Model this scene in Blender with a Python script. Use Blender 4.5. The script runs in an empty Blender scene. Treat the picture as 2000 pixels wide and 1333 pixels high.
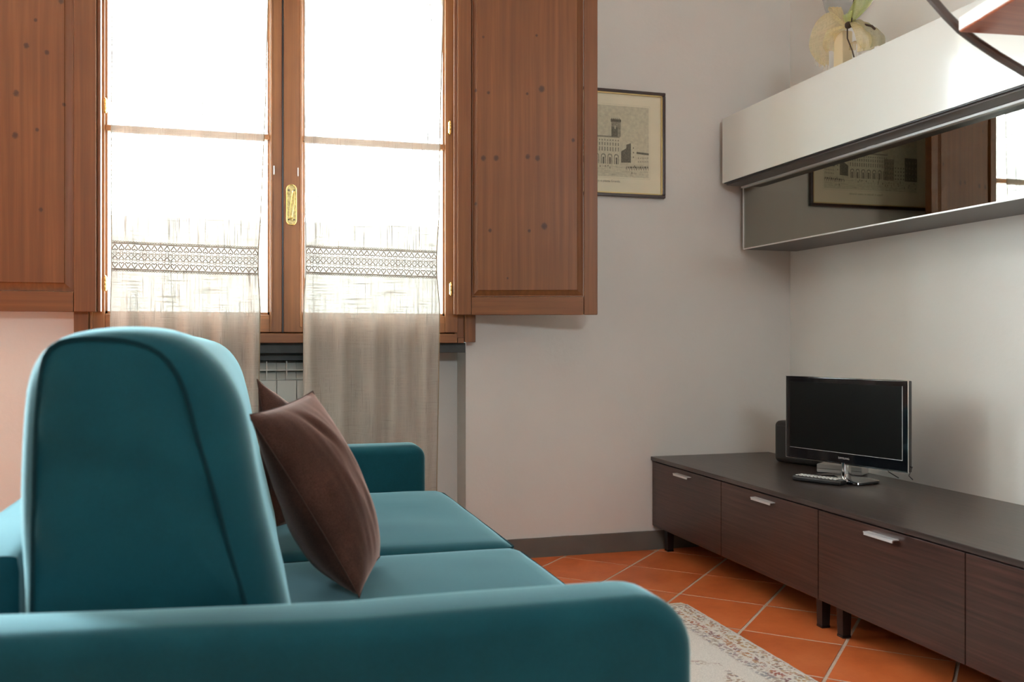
import bpy, bmesh, math, random
from mathutils import Vector, Matrix, noise
random.seed(7)
C = bpy.context.scene
COL = C.collection
PI = math.pi

# ------------------------------------------------------------------ camera
TH = math.radians(16.26)
SN, CS = math.sin(TH), math.cos(TH)
H, FL, HZ = 0.90, 1800.0, 668.0
cam_d = bpy.data.cameras.new('camera')
cam = bpy.data.objects.new('camera', cam_d); COL.objects.link(cam)
cam.location = (0, 0, H); cam.rotation_euler = (PI/2, 0, -TH)
cam_d.sensor_width = 36; cam_d.lens = FL/2000*36; cam_d.shift_y = 0.00075
cam_d.clip_start = 0.05; cam_d.clip_end = 200
cam_d.dof.use_dof = True; cam_d.dof.focus_distance = 3.3; cam_d.dof.aperture_fstop = 4.0
C.camera = cam

# ------------------------------------------------------------------ world, light, exposure
W = bpy.data.worlds.new('sky'); C.world = W; W.use_nodes = True
bg = W.node_tree.nodes['Background']
bg.inputs[0].default_value = (0.87, 0.98, 1.04, 1); bg.inputs[1].default_value = 34.0
def portal(loc, rot, sx, sy):
    l = bpy.data.lights.new('sky_portal', 'AREA'); l.shape = 'RECTANGLE'; l.size = sx; l.size_y = sy
    l.cycles.is_portal = True
    o = bpy.data.objects.new('sky_portal', l); COL.objects.link(o); o.location = loc; o.rotation_euler = rot
portal((0.158, 4.12, 1.65), (-PI/2, 0, 0), 1.45, 1.5)       # window in view, light travels to -Y
portal((0.3, -2.75, 2.25), (PI/2, 0, 0), 1.4, .3)          # unseen fill window added behind the camera, light travels to +Y
portal((-2.475, 3.84, 1.8), (-PI/2, 0, 0), 1.65, 1.6)         # unseen second window added in the same wall for side light
C.view_settings.view_transform = 'Standard'; C.view_settings.look = 'None'
C.view_settings.exposure = 0.55; C.view_settings.gamma = 1.0
C.view_settings.use_curve_mapping = False
try:
    C.cycles.use_denoising = True
    C.cycles.max_bounces = 12; C.cycles.diffuse_bounces = 6; C.cycles.glossy_bounces = 5
    C.cycles.transparent_max_bounces = 16; C.cycles.transmission_bounces = 8
    C.cycles.sample_clamp_indirect = 8
except Exception: pass

# ------------------------------------------------------------------ helpers
def ray(px, py):
    u = (px-1000)/FL; v = (HZ-py)/FL
    return Vector((SN+u*CS, CS-u*SN, v))
CAMP = Vector((0, 0, H))
def at(px, py, t): return CAMP + ray(px, py)*t
def onY(px, py, Y): d = ray(px, py); return CAMP + d*(Y/d.y)
def onX(px, py, X): d = ray(px, py); return CAMP + d*(X/d.x)
def onZ(px, py, Z): d = ray(px, py); return CAMP + d*((Z-H)/d.z)
def XY(px, Y): return onY(px, HZ, Y).x

ORI = {}
def tag(o, label=None, cat=None, group=None, kind=None):
    if label: o['label'] = label
    if cat: o['category'] = cat
    if group: o['group'] = group
    if kind: o['kind'] = kind
    return o
def thing(name, loc, label=None, cat=None, group=None, kind=None, rz=0):
    o = bpy.data.objects.new(name, None); COL.objects.link(o)
    o.location = loc; o.rotation_euler = (0, 0, rz); o.empty_display_size = .05
    ORI[o.name] = Vector(loc)
    return tag(o, label, cat, group, kind)

def shade(me, deg=35):
    for p in me.polygons: p.use_smooth = True
    try: me.set_sharp_from_angle(angle=math.radians(deg))
    except Exception: pass

class MB:
    def __init__(s): s.b = bmesh.new()
    def box(s, x0, x1, y0, y1, z0, z1, mi=0, bev=0, M=None):
        t = bmesh.new()
        bmesh.ops.create_cube(t, size=1)
        for v in t.verts:
            v.co = Vector(((x0+x1)/2+v.co.x*(x1-x0), (y0+y1)/2+v.co.y*(y1-y0), (z0+z1)/2+v.co.z*(z1-z0)))
        if bev: bmesh.ops.bevel(t, geom=t.edges[:], offset=bev, segments=2, profile=.5, affect='EDGES', clamp_overlap=True)
        return s.add(t, mi, M)
    def add(s, t, mi=0, M=None):
        if M is not None: bmesh.ops.transform(t, matrix=M, verts=t.verts[:])
        mp = {}
        for v in t.verts: mp[v] = s.b.verts.new(v.co)
        for f in t.faces:
            try:
                nf = s.b.faces.new([mp[v] for v in f.verts]); nf.material_index = mi
            except ValueError: pass
        t.free(); return s
    def tube(s, pts, r, n=8, mi=0, caps=True, rads=None, up=None, sx=1.0):
        pts = [Vector(p) for p in pts]; rings = []
        prev = None
        for i, p in enumerate(pts):
            a = pts[max(i-1, 0)]; b = pts[min(i+1, len(pts)-1)]
            d = (b-a); d = d.normalized() if d.length > 1e-9 else Vector((0, 0, 1))
            if prev is None:
                ref = Vector(up) if up else (Vector((0, 0, 1)) if abs(d.z) < .9 else Vector((1, 0, 0)))
                x = d.cross(ref).normalized()
            else:
                x = (prev - d*prev.dot(d)).normalized()
            prev = x; y = d.cross(x)
            rr = rads[i] if rads else r
            rings.append([s.b.verts.new(p + x*math.cos(2*PI*k/n)*rr*sx + y*math.sin(2*PI*k/n)*rr) for k in range(n)])
        s.skin(rings, mi, caps); return s
    def skin(s, rings, mi=0, caps=True, closed=True):
        n = len(rings[0])
        for a, b in zip(rings, rings[1:]):
            for k in range(n if closed else n-1):
                try: s.b.faces.new((a[k], a[(k+1) % n], b[(k+1) % n], b[k])).material_index = mi
                except ValueError: pass
        if caps:
            for r in (rings[0], rings[-1]):
                try: s.b.faces.new(r).material_index = mi
                except ValueError: pass
    def rings(s, R, mi=0, caps=True):
        s.skin([[s.b.verts.new(p) for p in r] for r in R], mi, caps); return s
    def lathe(s, prof, c, n=16, mi=0, caps=True):
        s.rings([[Vector((c[0]+r*math.cos(2*PI*k/n), c[1]+r*math.sin(2*PI*k/n), c[2]+z)) for k in range(n)] for r, z in prof], mi, caps); return s
    def poly(s, pts, mi=0):
        s.b.faces.new([s.b.verts.new(p) for p in pts]).material_index = mi; return s
    def grid(s, f, nu, nv, mi=0):
        V = [[s.b.verts.new(f(i/nu, j/nv)) for j in range(nv+1)] for i in range(nu+1)]
        for i in range(nu):
            for j in range(nv):
                s.b.faces.new((V[i][j], V[i+1][j], V[i+1][j+1], V[i][j+1])).material_index = mi
        return s
    def build(s, name, mat, parent=None, local=False, sm=35, recalc=True):
        if recalc: bmesh.ops.recalc_face_normals(s.b, faces=s.b.faces[:])
        me = bpy.data.meshes.new(name)
        O = ORI.get(parent.name, Vector()) if parent is not None else Vector()
        if not local and O.length:
            bmesh.ops.translate(s.b, vec=-O, verts=s.b.verts[:])
        s.b.to_mesh(me); s.b.free()
        for m in (mat if isinstance(mat, (list, tuple)) else [mat]): me.materials.append(m)
        if sm: shade(me, sm)
        o = bpy.data.objects.new(name, me); COL.objects.link(o)
        if parent is not None: o.parent = parent
        if sm == 35:
            wn = o.modifiers.new('wn', 'WEIGHTED_NORMAL'); wn.keep_sharp = True; wn.weight = 90
        ORI[o.name] = O.copy()
        return o
def struct(mb, name, mat, parent=None, **k):
    o = mb.build(name, mat, parent, **k)
    o['kind'] = 'structure'
    return o

# ------------------------------------------------------------------ materials
def new(name):
    m = bpy.data.materials.new(name); m.use_nodes = True
    nt = m.node_tree; b = nt.nodes['Principled BSDF']
    return m, nt, b
def N(nt, t, **k):
    n = nt.nodes.new(t)
    for a, v in k.items():
        if a.startswith('i_'):
            key = a[2:]; n.inputs[int(key) if key.isdigit() else key.replace('_', ' ')].default_value = v
        else: setattr(n, a, v)
    return n
def ramp(nt, stops, interp='LINEAR'):
    r = nt.nodes.new('ShaderNodeValToRGB'); e = r.color_ramp.elements; r.color_ramp.interpolation = interp
    while len(e) < len(stops): e.new(.5)
    for el, (p, c) in zip(e, stops):
        el.position = p; el.color = (*c, 1) if len(c) == 3 else c
    return r
def coords(nt, scale=(1, 1, 1), kind='Object', rot=(0, 0, 0)):
    tc = N(nt, 'ShaderNodeTexCoord'); mp = N(nt, 'ShaderNodeMapping')
    mp.inputs['Scale'].default_value = scale; mp.inputs['Rotation'].default_value = rot
    nt.links.new(tc.outputs[kind], mp.inputs[0]); return mp
def bump(nt, b, h, strength=.2, dist=.01):
    bp = N(nt, 'ShaderNodeBump'); bp.inputs['Strength'].default_value = strength; bp.inputs['Distance'].default_value = dist
    nt.links.new(h, bp.inputs['Height']); nt.links.new(bp.outputs[0], b.inputs['Normal']); return bp
def plain(name, col, rough=.5, metal=0, spec=.5, coat=0, bscale=0, bst=0, var=0):
    m, nt, b = new(name)
    b.inputs['Base Color'].default_value = (*col, 1); b.inputs['Roughness'].default_value = rough
    b.inputs['Metallic'].default_value = metal; b.inputs['Specular IOR Level'].default_value = spec
    b.inputs['Coat Weight'].default_value = coat
    mp = coords(nt)
    n = N(nt, 'ShaderNodeTexNoise'); n.inputs['Scale'].default_value = bscale or 30; n.inputs['Detail'].default_value = 3
    nt.links.new(mp.outputs[0], n.inputs[0])
    if var:
        r = ramp(nt, [(.3, tuple(c*(1-var) for c in col)), (.7, tuple(min(1, c*(1+var)) for c in col))])
        nt.links.new(n.outputs[0], r.inputs[0]); nt.links.new(r.outputs[0], b.inputs['Base Color'])
    if bst: bump(nt, b, n.outputs[0], bst, .003)
    return m

def plaster(name, col, bst=.25):
    m, nt, b = new(name); mp = coords(nt)
    n1 = N(nt, 'ShaderNodeTexNoise', i_Scale=1.6, i_Detail=4.0)
    n2 = N(nt, 'ShaderNodeTexNoise', i_Scale=60.0, i_Detail=5.0, i_Roughness=.6)
    n3 = N(nt, 'ShaderNodeTexNoise', i_Scale=9.0, i_Detail=3.0)
    for n in (n1, n2, n3): nt.links.new(mp.outputs[0], n.inputs[0])
    r = ramp(nt, [(.3, tuple(c*.95 for c in col)), (.7, tuple(min(1, c*1.03) for c in col))])
    nt.links.new(n1.outputs[0], r.inputs[0]); nt.links.new(r.outputs[0], b.inputs['Base Color'])
    b.inputs['Roughness'].default_value = .75; b.inputs['Specular IOR Level'].default_value = .25
    ad = N(nt, 'ShaderNodeMath', operation='MULTIPLY_ADD', i_1=3.0)
    nt.links.new(n3.outputs[0], ad.inputs[0]); nt.links.new(n2.outputs[0], ad.inputs[2])
    bump(nt, b, ad.outputs[0], bst, .0025)
    return m

def wood(name, axis='Z', dark=(.145, .050, .0135), mid=(.183, .065, .016), light=(.23, .086, .023), rough=.46, knots=None, gs=1.0, coat=.04):
    """stained softwood, grain along axis; knots = list of (x, z) in the piece's own frame"""
    m, nt, b = new(name)
    long, cross = 1.3*gs, 60*gs
    sc = {'Z': (cross, cross, long), 'X': (long, cross, cross), 'Y': (cross, long, cross)}[axis]
    tc = N(nt, 'ShaderNodeTexCoord')
    warp = N(nt, 'ShaderNodeTexNoise', i_Scale=2.2, i_Detail=2.0)
    nt.links.new(tc.outputs['Object'], warp.inputs[0])
    wm = N(nt, 'ShaderNodeVectorMath', operation='SCALE'); wm.inputs['Scale'].default_value = .012
    nt.links.new(warp.outputs['Color'], wm.inputs[0])
    wa = N(nt, 'ShaderNodeVectorMath', operation='ADD')
    nt.links.new(tc.outputs['Object'], wa.inputs[0]); nt.links.new(wm.outputs[0], wa.inputs[1])
    mp = N(nt, 'ShaderNodeMapping'); mp.inputs['Scale'].default_value = sc
    nt.links.new(wa.outputs[0], mp.inputs[0])
    n1 = N(nt, 'ShaderNodeTexNoise', i_Scale=1.0, i_Detail=5.0, i_Roughness=.62)
    nt.links.new(mp.outputs[0], n1.inputs[0])
    n0 = N(nt, 'ShaderNodeTexNoise', i_Scale=3.0, i_Detail=2.0)
    nt.links.new(tc.outputs['Object'], n0.inputs[0])
    mx = N(nt, 'ShaderNodeMath', operation='MULTIPLY_ADD', i_1=.35)
    nt.links.new(n0.outputs[0], mx.inputs[0]); nt.links.new(n1.outputs[0], mx.inputs[2])
    r = ramp(nt, [(.45, dark), (.66, mid), (.88, light)])
    nt.links.new(mx.outputs[0], r.inputs[0])
    outc = r.outputs[0]
    if knots:
        sep = N(nt, 'ShaderNodeSeparateXYZ'); nt.links.new(tc.outputs['Object'], sep.inputs[0])
        cur = None
        for kx, kz, kr in knots:
            dx = N(nt, 'ShaderNodeMath', operation='SUBTRACT', i_1=kx); nt.links.new(sep.outputs[0], dx.inputs[0])
            dz = N(nt, 'ShaderNodeMath', operation='SUBTRACT', i_1=kz); nt.links.new(sep.outputs[2], dz.inputs[0])
            d2 = N(nt, 'ShaderNodeCombineXYZ'); nt.links.new(dx.outputs[0], d2.inputs[0])
            dzs = N(nt, 'ShaderNodeMath', operation='MULTIPLY', i_1=.85); nt.links.new(dz.outputs[0], dzs.inputs[0])
            nt.links.new(dzs.outputs[0], d2.inputs[1])
            ln = N(nt, 'ShaderNodeVectorMath', operation='LENGTH'); nt.links.new(d2.outputs[0], ln.inputs[0])
            q = N(nt, 'ShaderNodeMath', operation='DIVIDE', i_1=kr*.8); nt.links.new(ln.outputs['Value'], q.inputs[0])
            if cur is None: cur = q.outputs[0]
            else:
                mn = N(nt, 'ShaderNodeMath', operation='MINIMUM'); nt.links.new(cur, mn.inputs[0]); nt.links.new(q.outputs[0], mn.inputs[1]); cur = mn.outputs[0]
        kn = N(nt, 'ShaderNodeTexNoise', i_Scale=140.0, i_Detail=2.0); nt.links.new(tc.outputs['Object'], kn.inputs[0])
        ka = N(nt, 'ShaderNodeMath', operation='MULTIPLY_ADD', i_1=.9); nt.links.new(kn.outputs[0], ka.inputs[0]); nt.links.new(cur, ka.inputs[2])
        kr_ = ramp(nt, [(.45, (.9,)*3), (.70, (.7,)*3), (.85, (.28,)*3), (1.0, (0, 0, 0))])
        hf = N(nt, 'ShaderNodeMath', operation='MULTIPLY', i_1=.5); nt.links.new(ka.outputs[0], hf.inputs[0])
        nt.links.new(hf.outputs[0], kr_.inputs[0])
        mix = N(nt, 'ShaderNodeMix', data_type='RGBA')
        nt.links.new(kr_.outputs[0], mix.inputs[0]); nt.links.new(outc, mix.inputs[6])
        mix.inputs[7].default_value = (.055, .020, .009, 1)
        outc = mix.outputs[2]
    nt.links.new(outc, b.inputs['Base Color'])
    b.inputs['Roughness'].default_value = rough; b.inputs['Coat Weight'].default_value = coat; b.inputs['Coat Roughness'].default_value = .25
    bump(nt, b, n1.outputs[0], .08, .002)
    return m

def fabric(name, col, scale=900, sheen=.5, sheencol=(1, 1, 1), bst=.25, rough=.85, var=.12, blotch=0, bscale=4):
    m, nt, b = new(name); mp = coords(nt)
    n = N(nt, 'ShaderNodeTexNoise', i_Scale=float(scale), i_Detail=2.0)
    w = N(nt, 'ShaderNodeTexNoise', i_Scale=float(bscale), i_Detail=5.0, i_Roughness=.6)
    for q in (n, w): nt.links.new(mp.outputs[0], q.inputs[0])
    r = ramp(nt, [(.3, tuple(c*(1-var) for c in col)), (.7, tuple(min(1, c*(1+var)) for c in col))])
    nt.links.new(n.outputs[0], r.inputs[0])
    out = r.outputs[0]
    if blotch:
        r2 = ramp(nt, [(.35, (1-blotch,)*3), (.65, (1+blotch,)*3)])
        nt.links.new(w.outputs[0], r2.inputs[0])
        mm = N(nt, 'ShaderNodeMix', data_type='RGBA', blend_type='MULTIPLY'); mm.inputs[0].default_value = 1
        nt.links.new(out, mm.inputs[6]); nt.links.new(r2.outputs[0], mm.inputs[7]); out = mm.outputs[2]
    nt.links.new(out, b.inputs['Base Color'])
    b.inputs['Roughness'].default_value = rough; b.inputs['Specular IOR Level'].default_value = .15
    b.inputs['Sheen Weight'].default_value = sheen; b.inputs['Sheen Roughness'].default_value = .36
    b.inputs['Sheen Tint'].default_value = (*sheencol, 1)
    bump(nt, b, n.outputs[0], bst, .0012)
    return m

def thinglass(name, tcol=(1, 1, 1), gl=.08, gcol=(1, 1, 1), rough=0.0, fres=True):
    m = bpy.data.materials.new(name); m.use_nodes = True; nt = m.node_tree; nt.nodes.clear()
    o = N(nt, 'ShaderNodeOutputMaterial'); t = N(nt, 'ShaderNodeBsdfTransparent'); g = N(nt, 'ShaderNodeBsdfGlossy')
    t.inputs[0].default_value = (*tcol, 1); g.inputs[0].default_value = (*gcol, 1); g.inputs['Roughness'].default_value = rough
    mx = N(nt, 'ShaderNodeMixShader')
    if fres:
        f = N(nt, 'ShaderNodeFresnel'); ge = N(nt, 'ShaderNodeNewGeometry')
        mr = N(nt, 'ShaderNodeMapRange', i_3=1.45, i_4=1/1.45); nt.links.new(ge.outputs['Backfacing'], mr.inputs[0]); nt.links.new(mr.outputs[0], f.inputs[0])
        a = N(nt, 'ShaderNodeMath', operation='ADD', i_1=gl, use_clamp=True); nt.links.new(f.outputs[0], a.inputs[0]); nt.links.new(a.outputs[0], mx.inputs[0])
    else: mx.inputs[0].default_value = gl
    nt.links.new(t.outputs[0], mx.inputs[1]); nt.links.new(g.outputs[0], mx.inputs[2]); nt.links.new(mx.outputs[0], o.inputs[0])
    return m

def linen(name, col, cover=.8, open_=.35, transl=.55, freq=(330, 7), thread=.35):
    """woven cloth: part see-through between the threads, part translucent, slubby threads both ways"""
    m = bpy.data.materials.new(name); m.use_nodes = True; nt = m.node_tree; nt.nodes.clear()
    o = N(nt, 'ShaderNodeOutputMaterial')
    d = N(nt, 'ShaderNodeBsdfDiffuse'); t = N(nt, 'ShaderNodeBsdfTranslucent'); tr = N(nt, 'ShaderNodeBsdfTransparent')
    a, bq = freq
    m1 = coords(nt, (a, a*.2, bq)); m2 = coords(nt, (bq, bq*.2, a))
    n1 = N(nt, 'ShaderNodeTexNoise', i_Scale=1.0, i_Detail=2.0); n2 = N(nt, 'ShaderNodeTexNoise', i_Scale=1.0, i_Detail=2.0)
    nt.links.new(m1.outputs[0], n1.inputs[0]); nt.links.new(m2.outputs[0], n2.inputs[0])
    mxx = N(nt, 'ShaderNodeMath', operation='MAXIMUM'); nt.links.new(n1.outputs[0], mxx.inputs[0]); nt.links.new(n2.outputs[0], mxx.inputs[1])
    rc = ramp(nt, [(.40, tuple(min(1, c*1.08) for c in col)), (.62, col), (.74, tuple(c*(1-thread) for c in col))])
    nt.links.new(mxx.outputs[0], rc.inputs[0])
    nt.links.new(rc.outputs[0], d.inputs[0]); nt.links.new(rc.outputs[0], t.inputs[0])
    ra = ramp(nt, [(.42, (cover-open_*.5,)*3), (.60, (cover,)*3), (.72, (min(1, cover+.18),)*3)])
    nt.links.new(mxx.outputs[0], ra.inputs[0])
    mx = N(nt, 'ShaderNodeMixShader'); mx.inputs[0].default_value = transl
    nt.links.new(d.outputs[0], mx.inputs[1]); nt.links.new(t.outputs[0], mx.inputs[2])
    m3 = N(nt, 'ShaderNodeMixShader'); nt.links.new(ra.outputs[0], m3.inputs[0])
    rf = N(nt, 'ShaderNodeBsdfRefraction'); rf.inputs['IOR'].default_value = 1.0; rf.inputs['Roughness'].default_value = .30
    m4 = N(nt, 'ShaderNodeMixShader'); m4.inputs[0].default_value = .0
    nt.links.new(tr.outputs[0], m4.inputs[1]); nt.links.new(rf.outputs[0], m4.inputs[2])
    nt.links.new(m4.outputs[0], m3.inputs[1]); nt.links.new(mx.outputs[0], m3.inputs[2])
    nt.links.new(m3.outputs[0], o.inputs[0])
    return m

M_wall = plaster('wall_plaster', (.75, .735, .685))
M_wall2 = plaster('right_wall_plaster', (.82, .835, .79))
M_ceil = plaster('ceiling_plaster', (.85, .84, .80), .1)
M_base = plain('baseboard_paint', (.135, .125, .105), .6, var=.12, bscale=6, bst=.1)
M_slate = plain('sill_stone', (.055, .062, .058), .55, var=.25, bscale=14, bst=.2)
M_wood = wood('stained_pine')
M_woodx = wood('stained_pine_rail', 'X')
M_wenge = wood('wenge_veneer', 'Y', (.024, .010, .007), (.048, .021, .015), (.078, .036, .026), .36, gs=2.2, coat=.1)
M_wengetop = wood('wenge_top', 'Y', (.022, .015, .012), (.044, .031, .026), (.07, .052, .044), .33, gs=2.2, coat=.15)
M_black = plain('black_plastic', (.012, .012, .013), .35)
M_gloss = plain('gloss_black', (.006, .006, .008), .08, coat=.6)
M_screen = plain('screen', (.006, .0065, .006), .35, spec=.12)
M_speaker = plain('speaker_grey', (.020, .019, .017), .6, bst=.2, bscale=400)
M_silver = plain('brushed_silver', (.85, .85, .84), .5, metal=.85)
M_chrome = plain('chrome', (.8, .82, .82), .08, metal=1)
M_brass = plain('brass', (.80, .62, .25), .22, metal=1)
M_brassold = plain('aged_brass', (.40, .32, .14), .38, metal=1, var=.35, bscale=120, bst=.4)
M_white = plain('white_plastic', (.75, .75, .72), .4)
M_rad = plain('radiator_enamel', (.62, .63, .57), .4)
M_steel = plain('grey_steel', (.10, .085, .075), .45, metal=.3)
M_grey = plain('cabinet_grey', (.14, .125, .115), .45)
M_glass = thinglass('window_glass', (.97, .985, .98), .02)
M_clear = thinglass('wine_glass', (.93, .93, .93), .10, rough=.03)
M_smoked = thinglass('smoked_glass', (.30, .30, .26), .27, (.92, .90, .80), 0.0, True)
M_teal = fabric('teal_upholstery', (.006, .070, .092), 700, 1.0, (.52, .92, 1.0), .22, blotch=.12, bscale=5)
M_tealseam = fabric('teal_seam', (.004, .035, .045), 700, 0)
M_brown = fabric('brown_plush', (.060, .027, .019), 420, .85, (.85, .60, .52), .5, var=.35, blotch=.3, bscale=9)
M_linen = linen('linen_cloth', (.50, .455, .385), cover=.90, transl=.055, thread=.5)
M_hem = plain('linen_hem', (.36, .29, .19), .9, bst=.6, bscale=500)
M_lace = plain('lace_thread', (.20, .14, .085), .9)
M_net = linen('lace_net', (.50, .46, .41), cover=.88, open_=.3, transl=.06)
M_paper = plain('print_paper', (.78, .73, .54), .55, var=.05, bscale=5)
M_frame = plain('picture_frame_wood', (.035, .012, .008), .3, coat=.3)
M_gilt = plain('gilt_slip', (.62, .48, .22), .4, metal=.6)
M_ink1 = plain('ink_pale', (.58, .55, .40), .8, var=.12, bscale=60)
M_ink2 = plain('ink_mid', (.30, .285, .21), .8, var=.3, bscale=180)
M_ink3 = plain('ink_dark', (.17, .16, .12), .8, var=.3, bscale=220)
M_ink0 = plain('ink_light', (.62, .59, .43), .8, var=.1, bscale=90)
M_orange = wood('terracotta_board', 'X', (.34, .085, .028), (.46, .125, .045), (.58, .19, .075), .3, coat=.4)
M_letter = plain('silver_lettering', (.75, .75, .75), .4)
M_candle = plain('cream_wax', (.78, .66, .42), .45)
M_stem = plain('dark_twig', (.06, .035, .02), .8)
M_shade = plain('grey_frosted_glass', (.50, .53, .51), .25)
def organza(name, col, op):
    m = linen(name, col, cover=op, open_=.3, transl=.5, freq=(420, 30), thread=.4); return m
M_organ = organza('yellow_organza', (.86, .74, .40), .62)
M_organ2 = organza('green_organza', (.62, .70, .25), .62)
M_organ3 = organza('olive_organza', (.50, .47, .27), .7)

def white_gloss():
    m, nt, b = new('white_lacquer'); mp = coords(nt)
    b.inputs['IOR'].default_value = 1.9; b.inputs['Base Color'].default_value = (.80, .84, .79, 1); b.inputs['Roughness'].default_value = .10
    b.inputs['Specular IOR Level'].default_value = .6
    n = N(nt, 'ShaderNodeTexNoise', i_Scale=95.0, i_Detail=1.0); nt.links.new(mp.outputs[0], n.inputs[0])
    bump(nt, b, n.outputs[0], .035, .002); return m
M_lacq = white_gloss()
def tile_mat():
    m, nt, b = new('terracotta'); mp = coords(nt)
    oi = N(nt, 'ShaderNodeObjectInfo')
    sh = N(nt, 'ShaderNodeVectorMath', operation='ADD')
    cm = N(nt, 'ShaderNodeCombineXYZ'); ml = N(nt, 'ShaderNodeMath', operation='MULTIPLY', i_1=40.0)
    nt.links.new(oi.outputs['Random'], ml.inputs[0]); nt.links.new(ml.outputs[0], cm.inputs[0])
    nt.links.new(mp.outputs[0], sh.inputs[0]); nt.links.new(cm.outputs[0], sh.inputs[1])
    n = N(nt, 'ShaderNodeTexNoise', i_Scale=5.0, i_Detail=6.0, i_Roughness=.65); nt.links.new(sh.outputs[0], n.inputs[0])
    n2 = N(nt, 'ShaderNodeTexNoise', i_Scale=220.0, i_Detail=2.0); nt.links.new(sh.outputs[0], n2.inputs[0])
    r = ramp(nt, [(.28, (.52, .115, .030)), (.5, (.64, .155, .042)), (.72, (.72, .205, .065))]); nt.links.new(n.outputs[0], r.inputs[0])
    hs = N(nt, 'ShaderNodeHueSaturation'); mr = N(nt, 'ShaderNodeMapRange', i_3=.88, i_4=1.12)
    nt.links.new(oi.outputs['Random'], mr.inputs[0]); nt.links.new(mr.outputs[0], hs.inputs['Value'])
    nt.links.new(r.outputs[0], hs.inputs['Color']); nt.links.new(hs.outputs[0], b.inputs['Base Color'])
    b.inputs['Roughness'].default_value = .42; b.inputs['Specular IOR Level'].default_value = .35
    bump(nt, b, n2.outputs[0], .15, .001); return m
M_tile = tile_mat()
M_grout = plain('grout', (.60, .48, .38), .9, bst=.5, bscale=200, var=.15)

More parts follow.
